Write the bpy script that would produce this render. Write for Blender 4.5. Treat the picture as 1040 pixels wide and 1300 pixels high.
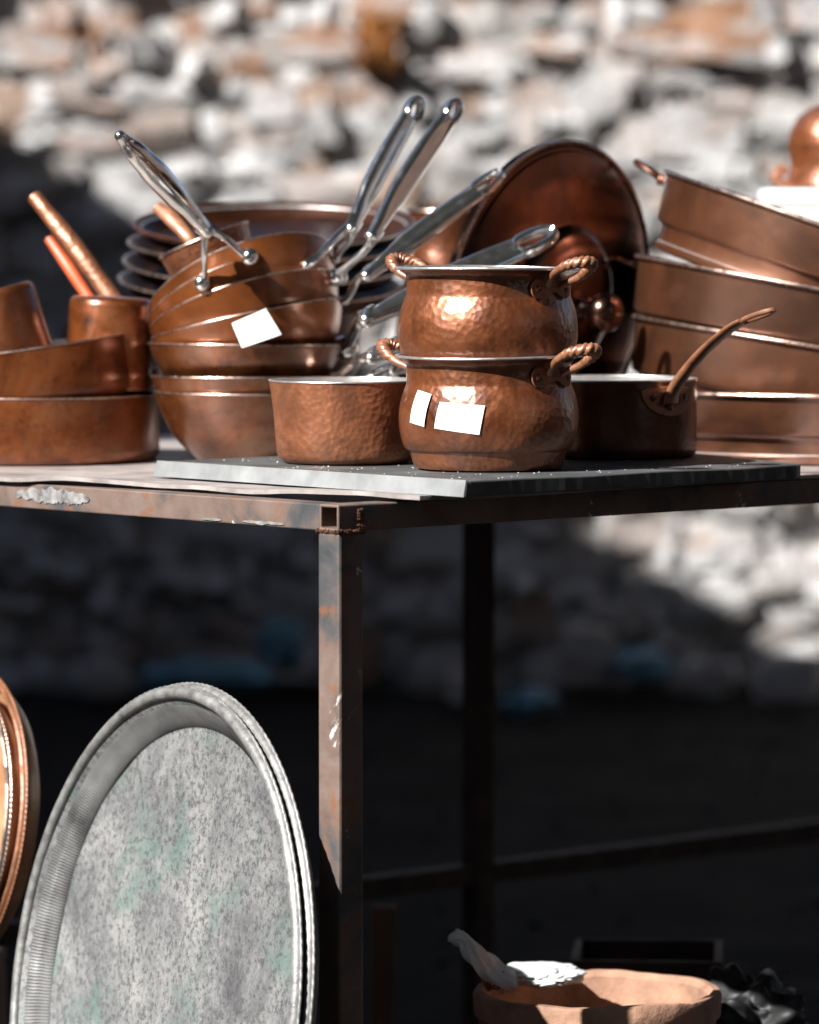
import bpy, math, random
from mathutils import Vector, Matrix, noise as mnoise
R = math.radians
rnd = random.Random(7)
scene = bpy.context.scene
for o in list(bpy.data.objects):
    bpy.data.objects.remove(o)

# ------------------------------------------------------------------ camera, sky, sun, exposure
ZC = 1.16                                   # camera height above the ground
F = 6000.0                                  # focal length in photo pixels (1040 x 1300)
PITCH = math.atan(380 / F)
cam = bpy.data.cameras.new('camera')
cam.sensor_width = 36.0
cam.lens = F / 1300 * 36.0
cam.clip_start = 0.1
cam.clip_end = 300
cam.dof.use_dof = True
cam.dof.focus_distance = 4.92
cam.dof.aperture_fstop = 4.2
cam_o = bpy.data.objects.new('camera', cam)
scene.collection.objects.link(cam_o)
cam_o.location = (0, 0, ZC)
cam_o.rotation_euler = (math.pi / 2 - PITCH, 0, 0)
scene.camera = cam_o

SUN_AZ, SUN_EL = R(49), R(39)     # sun behind the camera's left shoulder
S = Vector((-math.sin(SUN_AZ) * math.cos(SUN_EL), -math.cos(SUN_AZ) * math.cos(SUN_EL), math.sin(SUN_EL)))
world = bpy.data.worlds.new('World')
scene.world = world
world.use_nodes = True
wn = world.node_tree
bg = wn.nodes['Background']
sky = wn.nodes.new('ShaderNodeTexSky')
sky.sky_type = 'NISHITA'
sky.sun_disc = False
sky.sun_elevation = SUN_EL
sky.sun_rotation = math.atan2(S.x, S.y)
sky.air_density = 1.0
sky.dust_density = 0.6
wn.links.new(sky.outputs[0], bg.inputs[0])
bg.inputs[1].default_value = 0.05
sun = bpy.data.lights.new('sun', 'SUN')
sun.energy = 5.0
sun.angle = R(0.5)
sun.color = (1.0, 0.975, 0.945)
sun_o = bpy.data.objects.new('sun', sun)
scene.collection.objects.link(sun_o)
sun_o.rotation_euler = (-S).to_track_quat('-Z', 'Y').to_euler()
sun_o.location = (-6, -4, 8)
scene.view_settings.view_transform = 'Standard'
scene.view_settings.look = 'None'
scene.view_settings.exposure = 1.2
scene.view_settings.gamma = 1.0
scene.view_settings.use_curve_mapping = False


def W(px, py, d):
    """world point seen at photo pixel (px, py) at distance d along +Y"""
    c, s = math.cos(PITCH), math.sin(PITCH)
    u, v = (px - 520) / F, (650 - py) / F
    dy = c + s * v
    dz = -s + c * v
    k = d / dy
    return Vector((u * k, d, ZC + dz * k))


# ------------------------------------------------------------------ mesh helpers
ROOTM = {}


def axis_matrix(loc, axis, xhint=(1, 0, 0)):
    z = Vector(axis).normalized()
    x = Vector(xhint)
    x = (x - z * x.dot(z)).normalized()
    y = z.cross(x)
    m = Matrix((x, y, z)).transposed().to_4x4()
    m.translation = Vector(loc)
    return m


def thing(name, label, cat, M, group=None):
    o = bpy.data.objects.new(name, None)
    o.empty_display_size = 0.05
    scene.collection.objects.link(o)
    if not isinstance(M, Matrix):
        M = Matrix.Translation(Vector(M))
    o.matrix_world = M
    ROOTM[o.name] = M.copy()
    o['label'] = label
    o['category'] = cat
    if group:
        o['group'] = group
    return o


def spline(pts, m=8, closed=False):
    P = [Vector(p) for p in pts]
    n = len(P)
    out = []
    rng = range(n if closed else n - 1)
    for i in rng:
        if closed:
            a, b, c, d = P[(i - 1) % n], P[i], P[(i + 1) % n], P[(i + 2) % n]
        else:
            b, c = P[i], P[i + 1]
            a = P[i - 1] if i > 0 else b * 2 - c
            d = P[i + 2] if i + 2 < n else c * 2 - b
        for k in range(m):
            t = k / m
            out.append(0.5 * ((2 * b) + (c - a) * t + (2 * a - 5 * b + 4 * c - d) * t * t + (3 * b - a - 3 * c + d) * t ** 3))
    if not closed:
        out.append(P[-1])
    return out


def lerp_list(vals, n):
    """resample a list of scalars to n values"""
    out = []
    for i in range(n):
        t = i / max(1, n - 1) * (len(vals) - 1)
        k = min(int(t), len(vals) - 2)
        f = t - k
        f = f * f * (3 - 2 * f)
        out.append(vals[k] * (1 - f) + vals[k + 1] * f)
    return out


class MB:
    def __init__(s):
        s.v, s.f, s.m = [], [], []

    def add(s, verts, faces, mi=0, M=None):
        o = len(s.v)
        for p in verts:
            p = Vector(p)
            s.v.append(M @ p if M else p)
        for i, f in enumerate(faces):
            s.f.append([a + o for a in f])
            s.m.append(mi[i] if isinstance(mi, list) else mi)

    def lathe(s, prof, seg=72, mi=0, M=None, mod=None, arc=None):
        """prof: (r, z) list; mi: int or list per profile segment"""
        verts, faces, fm, rows = [], [], [], []
        for (r, z) in prof:
            if r < 1e-7:
                rows.append([len(verts)])
                verts.append((0, 0, z))
            else:
                row = []
                for k in range(seg):
                    a = 2 * math.pi * k / seg
                    rr, zz = (r, z) if mod is None else mod(r, z, a)
                    row.append(len(verts))
                    verts.append((rr * math.cos(a), rr * math.sin(a), zz))
                rows.append(row)
        for i in range(len(rows) - 1):
            A, B = rows[i], rows[i + 1]
            q = mi[i] if isinstance(mi, list) else mi
            for k in range(seg):
                k2 = (k + 1) % seg
                if len(A) == 1 and len(B) == 1:
                    continue
                if len(A) == 1:
                    faces.append((A[0], B[k2], B[k]))
                elif len(B) == 1:
                    faces.append((A[k], A[k2], B[0]))
                else:
                    faces.append((A[k], A[k2], B[k2], B[k]))
                fm.append(q)
        s.add(verts, faces, fm, M)

    def tube(s, path, ra, rb=None, n=12, closed=False, up=None, sec=None, mi=0, caps=True):
        P = [Vector(p) for p in path]
        m = len(P)
        ra = list(ra) if hasattr(ra, '__len__') else [ra] * m
        if len(ra) != m:
            ra = lerp_list(ra, m)
        rb = ra if rb is None else (list(rb) if hasattr(rb, '__len__') else [rb] * m)
        if len(rb) != m:
            rb = lerp_list(rb, m)
        verts, faces = [], []
        N = None
        for i in range(m):
            a = P[(i - 1) % m] if (closed or i > 0) else P[i]
            b = P[(i + 1) % m] if (closed or i < m - 1) else P[i]
            T = (b - a).normalized()
            if up is not None:
                N = Vector(up)
            elif N is None:
                N = Vector((0, 0, 1)) if abs(T.z) < 0.9 else Vector((1, 0, 0))
            N = (N - T * N.dot(T)).normalized()
            B = T.cross(N)
            for k in range(n):
                th = 2 * math.pi * k / n
                q = 1.0 if sec is None else sec(i / max(1, m - 1), th)
                verts.append(P[i] + N * (ra[i] * q * math.cos(th)) + B * (rb[i] * q * math.sin(th)))
        for i in range(m if closed else m - 1):
            j = (i + 1) % m
            for k in range(n):
                k2 = (k + 1) % n
                faces.append((i * n + k, i * n + k2, j * n + k2, j * n + k))
        if caps and not closed:
            faces.append(tuple(range(n))[::-1])
            faces.append(tuple((m - 1) * n + k for k in range(n)))
        s.add(verts, faces, mi)

    def ball(s, c, rx, ry=None, rz=None, seg=16, rings=8, M=None, mi=0, half=False):
        ry = rx if ry is None else ry
        rz = rx if rz is None else rz
        verts, faces = [], []
        lo = 0.0 if half else -math.pi / 2
        for i in range(rings + 1):
            ph = lo + (math.pi / 2 - lo) * i / rings
            for k in range(seg):
                a = 2 * math.pi * k / seg
                verts.append(Vector((rx * math.cos(ph) * math.cos(a), ry * math.cos(ph) * math.sin(a), rz * math.sin(ph))) + Vector(c))
        for i in range(rings):
            for k in range(seg):
                k2 = (k + 1) % seg
                faces.append((i * seg + k, i * seg + k2, (i + 1) * seg + k2, (i + 1) * seg + k))
        s.add(verts, faces, mi, M)

    def box(s, lo, hi, mi=0, M=None):
        x0, y0, z0 = lo
        x1, y1, z1 = hi
        v = [(x0, y0, z0), (x1, y0, z0), (x1, y1, z0), (x0, y1, z0), (x0, y0, z1), (x1, y0, z1), (x1, y1, z1), (x0, y1, z1)]
        f = [(0, 3, 2, 1), (4, 5, 6, 7), (0, 1, 5, 4), (1, 2, 6, 5), (2, 3, 7, 6), (3, 0, 4, 7)]
        s.add(v, f, mi, M)

    def prism(s, outline, z0, z1, mi=0, M=None, fn=None):
        n = len(outline)
        v = [(x, y, z0) for x, y in outline] + [(x, y, z1) for x, y in outline]
        if fn:
            v = [fn(*p) for p in v]
        f = [tuple(range(n))[::-1], tuple(range(n, 2 * n))]
        f += [(k, (k + 1) % n, n + (k + 1) % n, n + k) for k in range(n)]
        s.add(v, f, mi, M)

    def build(s, name, mats, parent=None, world=False, smooth=True, sharp=35, bevel=0, kind=None):
        vs = s.v
        if parent is not None and world:
            inv = ROOTM[parent.name].inverted()
            vs = [inv @ p for p in vs]
        me = bpy.data.meshes.new(name)
        me.from_pydata([tuple(p) for p in vs], [], s.f)
        mats = mats if isinstance(mats, (list, tuple)) else [mats]
        for m in mats:
            me.materials.append(m)
        me.polygons.foreach_set('material_index', s.m)
        me.update()
        import bmesh
        bm = bmesh.new()
        bm.from_mesh(me)
        bmesh.ops.recalc_face_normals(bm, faces=bm.faces)
        bm.to_mesh(me)
        bm.free()
        me.polygons.foreach_set('use_smooth', [smooth] * len(me.polygons))
        if smooth:
            me.set_sharp_from_angle(angle=R(sharp))
        o = bpy.data.objects.new(name, me)
        scene.collection.objects.link(o)
        if parent is not None:
            o.parent = parent
        if bevel:
            b = o.modifiers.new('bevel', 'BEVEL')
            b.width = bevel
            b.segments = 2
            b.limit_method = 'ANGLE'
        if kind:
            o['kind'] = kind
        return o


# ------------------------------------------------------------------ materials
def new_mat(name):
    m = bpy.data.materials.new(name)
    m.use_nodes = True
    nt = m.node_tree
    return m, nt, nt.nodes['Principled BSDF']


def add_noise(nt, vec, scale, detail=5, rough=0.55, dist=0.0):
    n = nt.nodes.new('ShaderNodeTexNoise')
    n.inputs['Scale'].default_value = scale
    n.inputs['Detail'].default_value = detail
    n.inputs['Roughness'].default_value = rough
    n.inputs['Distortion'].default_value = dist
    nt.links.new(vec, n.inputs['Vector'])
    return n.outputs['Fac']


def ramp(nt, fac, stops):
    r = nt.nodes.new('ShaderNodeValToRGB')
    e = r.color_ramp.elements
    while len(e) > 1:
        e.remove(e[-1])
    for i, (p, c) in enumerate(stops):
        c = (c, c, c) if not hasattr(c, '__len__') else c
        el = e[0] if i == 0 else e.new(p)
        el.position = p
        el.color = (*c, 1)
    nt.links.new(fac, r.inputs[0])
    return r.outputs[0]


def mixc(nt, fac, a, b, mode='MIX'):
    m = nt.nodes.new('ShaderNodeMix')
    m.data_type = 'RGBA'
    m.blend_type = mode
    for sock, val in ((m.inputs[0], fac), (m.inputs[6], a), (m.inputs[7], b)):
        if hasattr(val, 'links'):
            nt.links.new(val, sock)
        elif hasattr(val, '__len__'):
            sock.default_value = (*val, 1)
        else:
            sock.default_value = val
    return m.outputs[2]


def coords(nt, stretch=(1, 1, 1), rand=True):
    tc = nt.nodes.new('ShaderNodeTexCoord')
    mp = nt.nodes.new('ShaderNodeMapping')
    mp.inputs['Scale'].default_value = stretch
    nt.links.new(tc.outputs['Object'], mp.inputs['Vector'])
    out = mp.outputs[0]
    oi = None
    if rand:
        oi = nt.nodes.new('ShaderNodeObjectInfo')
        mul = nt.nodes.new('ShaderNodeMath')
        mul.operation = 'MULTIPLY'
        mul.inputs[1].default_value = 37.0
        nt.links.new(oi.outputs['Random'], mul.inputs[0])
        va = nt.nodes.new('ShaderNodeVectorMath')
        va.operation = 'ADD'
        nt.links.new(out, va.inputs[0])
        nt.links.new(mul.outputs[0], va.inputs[1])
        out = va.outputs[0]
    return out, oi


def bump(nt, bsdf, height, strength=0.3, dist=0.002, prev=None):
    b = nt.nodes.new('ShaderNodeBump')
    b.inputs['Strength'].default_value = strength
    b.inputs['Distance'].default_value = dist
    nt.links.new(height, b.inputs['Height'])
    if prev is not None:
        nt.links.new(prev, b.inputs['Normal'])
    nt.links.new(b.outputs[0], bsdf.inputs['Normal'])
    return b.outputs[0]


def copper(name, dark, mid, light, rough=(0.25, 0.45), hammer=0.0, hscale=95, metal=0.9, scale=14, scratch=0.25, coat=0.42, coatr=0.26, k=0.62, ior=1.8):
    """tarnished copper: a metal core under a thin dull oxide layer, with dark tarnish, fine scuffs and dents"""
    dark, mid, light = [(c[0] * k, c[1] * .74 * k, c[2] * .50 * k) for c in (dark, mid, light)]
    m, nt, b = new_mat(name)
    v, oi = coords(nt)
    n1 = add_noise(nt, v, scale, 7, 0.62, 0.9)
    base = ramp(nt, n1, [(0.30, dark), (0.47, mid), (0.72, light)])
    big = add_noise(nt, v, scale * .7, 5, 0.6, 1.2)
    base = mixc(nt, ramp(nt, big, [(0.45, 0.0), (0.64, 0.8)]), base, tuple(c * .48 for c in mid))
    spots = add_noise(nt, v, scale * 6, 5, 0.65)
    base = mixc(nt, ramp(nt, spots, [(0.58, 0.0), (0.70, 0.65)]), base, dark)
    vsc = nt.nodes.new('ShaderNodeMapping')
    vsc.inputs['Scale'].default_value = (30, 30, 260)
    vsc.inputs['Rotation'].default_value = (0.3, 0.2, 0)
    nt.links.new(v, vsc.inputs['Vector'])
    scr = add_noise(nt, vsc.outputs[0], 1.0, 4, 0.7)
    base = mixc(nt, ramp(nt, scr, [(0.60, 0.0), (0.72, 0.35)]), base, light)
    nt.links.new(base, b.inputs['Base Color'])
    b.inputs['Metallic'].default_value = metal * .80
    vs = nt.nodes.new('ShaderNodeMapping')
    vs.inputs['Scale'].default_value = (1, 1, 5)
    nt.links.new(v, vs.inputs['Vector'])
    n2 = add_noise(nt, vs.outputs[0], 40, 5, 0.65)
    mr = nt.nodes.new('ShaderNodeMapRange')
    mr.inputs[1].default_value = 0.3
    mr.inputs[2].default_value = 0.7
    mr.inputs[3].default_value = rough[0]
    mr.inputs[4].default_value = rough[1]
    nt.links.new(n1, mr.inputs[0])
    nt.links.new(mr.outputs[0], b.inputs['Roughness'])
    b.inputs['Coat Weight'].default_value = coat
    b.inputs['Coat Roughness'].default_value = coatr
    b.inputs['Coat IOR'].default_value = ior
    prev = bump(nt, b, n2, scratch, 0.0006)
    dent = add_noise(nt, v, 22, 2, 0.4)
    prev = bump(nt, b, dent, 0.35, 0.004, prev)
    last = prev
    if hammer:
        vo = nt.nodes.new('ShaderNodeTexVoronoi')
        vo.feature = 'SMOOTH_F1'
        vo.inputs['Scale'].default_value = hscale
        vo.inputs['Smoothness'].default_value = 0.25
        nt.links.new(v, vo.inputs['Vector'])
        last = bump(nt, b, vo.outputs['Distance'], hammer, 0.0022, prev)
    nt.links.new(last, b.inputs['Coat Normal'])
    return m


def simple(name, col, rough=0.6, metal=0.0, var=0.35, scale=20, bumpk=0.2, stops=None, bdist=0.002, bscale=None, stretch=(1, 1, 1), spec=0.5):
    m, nt, b = new_mat(name)
    v, oi = coords(nt, stretch)
    n = add_noise(nt, v, scale, 7, 0.6)
    if stops is None:
        lo = tuple(c * (1 - var) for c in col)
        hi = tuple(min(1, c * (1 + var)) for c in col)
        stops = [(0.3, lo), (0.5, col), (0.72, hi)]
    c = ramp(nt, n, stops)
    nt.links.new(c, b.inputs['Base Color'])
    b.inputs['Metallic'].default_value = metal
    b.inputs['Specular IOR Level'].default_value = spec
    rr = ramp(nt, add_noise(nt, v, scale * 2.3, 5), [(0.3, max(0.02, rough - 0.1)), (0.7, min(1, rough + 0.1))])
    nt.links.new(rr, b.inputs['Roughness'])
    if bumpk:
        bump(nt, b, add_noise(nt, v, bscale or scale * 3, 6, 0.65), bumpk, bdist)
    return m


M_BELLY = copper('hammered copper', (0.17, 0.058, 0.022), (0.37, 0.145, 0.062), (0.50, 0.235, 0.13), (0.36, 0.50), 0.26, 140, 0.8, 16, coat=.6, coatr=.29, ior=1.9)
M_PANC = copper('pinkish hammered copper', (0.26, 0.115, 0.065), (0.40, 0.19, 0.115), (0.50, 0.27, 0.185), (0.40, 0.55), 0.34, 160, 0.7, 18, coatr=.40, k=.78)
M_DARKC = copper('browned copper', (0.07, 0.025, 0.01), (0.20, 0.072, 0.026), (0.33, 0.14, 0.06), (0.3, 0.5), 0.12, 110, 0.8, 13)
M_BIG = copper('satin copper', (0.24, 0.10, 0.050), (0.36, 0.165, 0.088), (0.46, 0.24, 0.15), (0.34, 0.46), 0.0, 90, 1.0, 9, 0.08, 0.9, 0.34, .60, 1.9)
M_FAN = copper('polished orange copper', (0.26, 0.092, 0.026), (0.40, 0.15, 0.045), (0.46, 0.20, 0.08), (0.24, 0.42), 0.0, 90, 0.75, 9, 0.12)
M_BOWL = copper('stained copper', (0.06, 0.045, 0.04), (0.30, 0.115, 0.042), (0.34, 0.25, 0.21), (0.22, 0.42), 0.0, 90, 0.78, 17, 0.12)
M_LEFT = copper('streaked copper', (0.10, 0.034, 0.010), (0.38, 0.13, 0.034), (0.44, 0.23, 0.13), (0.25, 0.48), 0.0, 90, 0.75, 15, 0.12)
M_LID = copper('dark lid copper', (0.10, 0.036, 0.014), (0.20, 0.075, 0.03), (0.30, 0.125, 0.055), (0.14, 0.28), 0.0, 90, 1.4, 8, 0.1, k=.8)
M_HANDLE = copper('cast copper', (0.28, 0.14, 0.09), (0.44, 0.24, 0.165), (0.55, 0.33, 0.25), (0.42, 0.56), 0.1, 160, 0.45, 30, coatr=.4, k=.70)
M_TRAYC = copper('bright copper tray', (0.46, 0.27, 0.19), (0.64, 0.44, 0.35), (0.74, 0.57, 0.48), (0.35, 0.5), 0.12, 140, 0.5, 12, k=1.0)
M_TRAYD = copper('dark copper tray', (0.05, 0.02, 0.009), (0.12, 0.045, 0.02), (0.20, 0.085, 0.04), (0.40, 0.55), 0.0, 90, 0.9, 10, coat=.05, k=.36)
M_TIN = simple('tinned lining', (0.62, 0.60, 0.58), 0.38, 0.75, 0.15, 25, 0.1)
M_TINRIM = simple('tinned rim', (0.62, 0.585, 0.555), 0.36, 0.85, 0.2, 40, 0.1)
M_BRIM = simple('worn copper rim', (0.52, 0.38, 0.31), 0.3, 0.95, 0.3, 40, 0.1)
M_STEEL = simple('polished steel', (0.84, 0.83, 0.81), 0.145, 0.98, 0.06, 30, 0)
M_PAPER = simple('white label paper', (0.80, 0.80, 0.80), 0.7, 0.0, 0.02, 30, 0.05)


def frame_mat():
    m, nt, b = new_mat('rusty painted frame')
    v, oi = coords(nt)
    n1 = add_noise(nt, v, 9, 8, 0.62, 0.4)
    c = ramp(nt, n1, [(0.30, (0.03, 0.036, 0.04)), (0.42, (0.075, 0.07, 0.07)), (0.50, (0.15, 0.10, 0.078)), (0.62, (0.18, 0.135, 0.115)), (0.8, (0.16, 0.07, 0.035))])
    n2 = add_noise(nt, v, 34, 6, 0.7)
    c = mixc(nt, ramp(nt, n2, [(0.55, 0.0), (0.66, 0.75)]), c, (0.20, 0.075, 0.03))
    n3 = add_noise(nt, v, 8, 9, 0.72, 1.0)
    c = mixc(nt, ramp(nt, n3, [(0.62, 0.0), (0.645, 0.9)]), c, (0.62, 0.60, 0.58))
    nt.links.new(c, b.inputs['Base Color'])
    b.inputs['Roughness'].default_value = 0.62
    b.inputs['Metallic'].default_value = 0.15
    p = bump(nt, b, n2, 0.35, 0.0015)
    bump(nt, b, n3, 0.3, 0.002, p)
    return m


M_FRAME = frame_mat()
M_RUST = simple('rust weld', (0.12, 0.05, 0.028), 0.85, 0.1, 0.6, 90, 0.9, bdist=0.003)
M_FRAME_SHADE = simple('rusty rail with painted shade', (0.045, 0.028, 0.022), 0.75, 0.1, 0.5, 25, 0.4)  # rusty like the frame, darkened in colour to stand for shade at the back
M_PANEL = simple('grey painted panel', (0.20, 0.215, 0.215), 0.62, 0.1, 0.0, 12, 0.2, bdist=0.0008, bscale=120,
                 stops=[(0.30, (0.035, 0.038, 0.039)), (0.45, (0.06, 0.064, 0.065)), (0.62, (0.095, 0.10, 0.10)), (0.78, (0.26, 0.27, 0.26))])
M_OLDPAINT = simple('old white paint', (0.20, 0.192, 0.188), 0.7, 0, 0.7, 70, 0.6)
M_EDGE_LIT = simple('edge with painted sunlight', (0.27, 0.28, 0.28), 0.45, 0.3, 0.3, 14, 0.3, bdist=0.001)  # lighter than the panel: sunlight on this edge is put into the colour
M_SHEET = simple('dirty galvanised sheet', (0.36, 0.32, 0.30), 0.55, 0.3, 0.45, 16, 0.3)


def tray_mat():
    m, nt, b = new_mat('aged tinned tray')
    v, oi = coords(nt)
    n1 = add_noise(nt, v, 8, 10, 0.72, 0.6)
    c = ramp(nt, n1, [(0.32, (0.085, 0.085, 0.088)), (0.48, (0.185, 0.185, 0.185)), (0.66, (0.31, 0.307, 0.297))])
    n2 = add_noise(nt, v, 150, 7, 0.75)
    c = mixc(nt, ramp(nt, n2, [(0.40, 0.85), (0.52, 0.0)]), c, (0.065, 0.065, 0.068))
    c = mixc(nt, ramp(nt, n2, [(0.60, 0.0), (0.72, 0.5)]), c, (0.46, 0.455, 0.44))
    n3 = add_noise(nt, v, 9.5, 7, 0.6, 0.8)
    c = mixc(nt, mixc(nt, 1.0, ramp(nt, n3, [(0.53, 0.0), (0.66, 0.75)]), ramp(nt, n2, [(0.40, 0.1), (0.58, 1.0)]), 'MULTIPLY'), c, (0.075, 0.17, 0.14))
    nt.links.new(c, b.inputs['Base Color'])
    b.inputs['Metallic'].default_value = 0.2
    b.inputs['Roughness'].default_value = 0.6
    n4 = add_noise(nt, v, 130, 5, 0.6)
    p = bump(nt, b, n4, 0.5, 0.0012)
    vo = nt.nodes.new('ShaderNodeTexVoronoi')
    vo.inputs['Scale'].default_value = 85
    nt.links.new(v, vo.inputs['Vector'])
    bump(nt, b, vo.outputs['Distance'], 0.35, 0.0012, p)
    return m


M_TRAYS = tray_mat()
M_TRAYR = simple('tray rim tin', (0.25, 0.247, 0.24), 0.5, 0.5, 0.45, 60, 0.4)


def rust_stain(nt, c, k=.8):
    """iron-brown staining that runs in ragged bands over the wall"""
    ge = nt.nodes.new('ShaderNodeNewGeometry')
    mp = nt.nodes.new('ShaderNodeMapping')
    mp.inputs['Scale'].default_value = (1.0, 1.0, 3.2)
    mp.inputs['Location'].default_value = (0.4, 0, 1.35)
    nt.links.new(ge.outputs['Position'], mp.inputs['Vector'])
    n = add_noise(nt, mp.outputs[0], 2.4, 6, 0.65, 0.3)
    c = mixc(nt, ramp(nt, n, [(0.55, 0.0), (0.66, k)]), c, (0.30, 0.155, 0.085))
    sx = nt.nodes.new('ShaderNodeSeparateXYZ')
    nt.links.new(ge.outputs['Position'], sx.inputs[0])
    band = nt.nodes.new('ShaderNodeMapRange')
    band.inputs[1].default_value = 1.40
    band.inputs[2].default_value = 1.52
    nt.links.new(sx.outputs[2], band.inputs[0])
    n3 = add_noise(nt, mp.outputs[0], 5.0, 6, 0.65, 0.4)
    c = mixc(nt, mixc(nt, 1.0, band.outputs[0], ramp(nt, n3, [(0.46, 0.0), (0.58, .85)]), 'MULTIPLY'), c, (0.33, 0.16, 0.08))
    mp2 = nt.nodes.new('ShaderNodeMapping')
    mp2.inputs['Scale'].default_value = (1.2, 1.2, 2.6)
    nt.links.new(ge.outputs['Position'], mp2.inputs['Vector'])
    n2 = add_noise(nt, mp2.outputs[0], 4.5, 7, 0.7, 0.5)
    return mixc(nt, ramp(nt, n2, [(0.60, 0.0), (0.68, .75)]), c, (0.10, 0.085, 0.078))


M_RIBS = simple('grimy ribbed tin', (0.13, 0.128, 0.125), 0.55, 0.3, 0.0, 9, 0.3, bdist=0.001, bscale=120,
                stops=[(0.36, (0.045, 0.043, 0.042)), (0.50, (0.125, 0.124, 0.122)), (0.66, (0.19, 0.188, 0.182))])


def stone_mat():
    m, nt, b = new_mat('rubble stone')
    v, oi = coords(nt)
    c0 = ramp(nt, oi.outputs['Random'], [(0.0, (0.42, 0.412, 0.408)), (0.3, (0.56, 0.55, 0.545)), (0.6, (0.47, 0.46, 0.452)), (0.78, (0.51, 0.47, 0.45)), (0.91, (0.40, 0.34, 0.31)), (0.975, (0.34, 0.22, 0.15)), (1.0, (0.28, 0.275, 0.27))])
    n = add_noise(nt, v, 16, 8, 0.7, 0.4)
    c = mixc(nt, 1.0, c0, ramp(nt, n, [(0.28, 0.40), (0.44, 0.95), (0.7, 1.2)]), 'MULTIPLY')
    c = rust_stain(nt, c)
    b.inputs['Specular IOR Level'].default_value = 0.15
    nt.links.new(c, b.inputs['Base Color'])
    b.inputs['Roughness'].default_value = 0.9
    n2 = add_noise(nt, v, 40, 7, 0.7)
    p = bump(nt, b, n2, 0.8, 0.012)
    bump(nt, b, n, 0.8, 0.02, p)
    return m


M_STONE = stone_mat()
M_RUBBLE = simple('small rubble', (0.44, 0.42, 0.40), 0.9, 0, 0.3, 7, 0.8, bdist=0.01, bscale=45,
                  stops=[(0.28, (0.25, 0.24, 0.235)), (0.42, (0.43, 0.42, 0.415)), (0.6, (0.53, 0.52, 0.51)), (0.72, (0.46, 0.39, 0.35)), (0.82, (0.36, 0.22, 0.14))])
M_MORTAR = simple('dirty mortar', (0.26, 0.235, 0.215), 0.95, 0, 0.5, 14, 0.9, bdist=0.02,
                  stops=[(0.27, (0.05, 0.04, 0.035)), (0.40, (0.30, 0.28, 0.265)), (0.6, (0.42, 0.40, 0.38)), (0.75, (0.40, 0.29, 0.22))])
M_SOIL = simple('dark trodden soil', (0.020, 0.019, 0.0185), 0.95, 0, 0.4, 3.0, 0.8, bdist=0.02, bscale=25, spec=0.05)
M_PLASTER = simple('weathered plaster', (0.22, 0.19, 0.17), 0.9, 0, 0.25, 4, 0.3)
M_ROOF = simple('old roof boards', (0.10, 0.06, 0.045), 0.85, 0, 0.4, 8, 0.4)
M_LEAF = simple('dark green leaves', (0.045, 0.07, 0.025), 0.6, 0, 0.4, 3, 0)
M_GLASSD = simple('dark window glass', (0.03, 0.035, 0.04), 0.1, 0, 0.1, 4, 0)
M_WOOD = simple('weathered wood', (0.16, 0.085, 0.045), 0.8, 0, 0.5, 12, 0.5, stretch=(1, 1, 0.15))
M_CLAY = simple('pale terracotta', (0.33, 0.185, 0.12), 0.8, 0.05, 0.45, 18, 0.7, bdist=.004)
M_CRATE = simple('burnt brown crate', (0.04, 0.016, 0.010), 0.7, 0, 0.5, 12, 0.4)
M_WHITEBAG = simple('white plastic film', (0.70, 0.73, 0.72), 0.45, 0, 0.1, 20, 0.2)
M_BLUE = simple('faded blue plastic', (0.09, 0.22, 0.30), 0.5, 0, 0.3, 9, 0.2)
M_BLACK = simple('black plastic film', (0.008, 0.0085, 0.009), 0.6, 0, 0.3, 20, 0.2)
M_ORANGE = simple('orange enamel', (0.60, 0.10, 0.03), 0.4, 0, 0.25, 20, 0.1)
M_WBOX = simple('white foam box', (0.80, 0.80, 0.79), 0.8, 0, 0.03, 20, 0.1)
M_GRASS = simple('dry stems', (0.45, 0.20, 0.05), 0.8, 0, 0.4, 20, 0)
M_SCRAP = simple('brown card', (0.30, 0.12, 0.05), 0.8, 0, 0.3, 20, 0.2)

# ------------------------------------------------------------------ setting: ground, stone wall, shed, houses
g = MB()
nx, ny = 90, 90
gv, gf = [], []
for j in range(ny + 1):
    for i in range(nx + 1):
        x = -6 + 12 * i / nx
        y = -1 + 14 * j / ny
        gv.append((x, y, 0.012 * mnoise.noise(Vector((x * 2.2, y * 2.2, 0))) - 0.014 + 0.006 * mnoise.noise(Vector((x * 9, y * 9, 3)))))
for j in range(ny):
    for i in range(nx):
        a = j * (nx + 1) + i
        gf.append((a, a + 1, a + nx + 2, a + nx + 1))
g.add(gv, gf)
e = len(g.v)
g.add([(-150, -150, -0.016), (150, -150, -0.016), (150, -1, -0.016), (-150, -1, -0.016)], [(0, 1, 2, 3)])
g.add([(-150, 13, -0.016), (150, 13, -0.016), (150, 150, -0.016), (-150, 150, -0.016)], [(0, 1, 2, 3)])
g.add([(-150, -1, -0.016), (-6, -1, -0.016), (-6, 13, -0.016), (-150, 13, -0.016)], [(0, 1, 2, 3)])
g.add([(6, -1, -0.016), (150, -1, -0.016), (150, 13, -0.016), (6, 13, -0.016)], [(0, 1, 2, 3)])
g.build('ground', M_SOIL, kind='structure')

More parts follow.
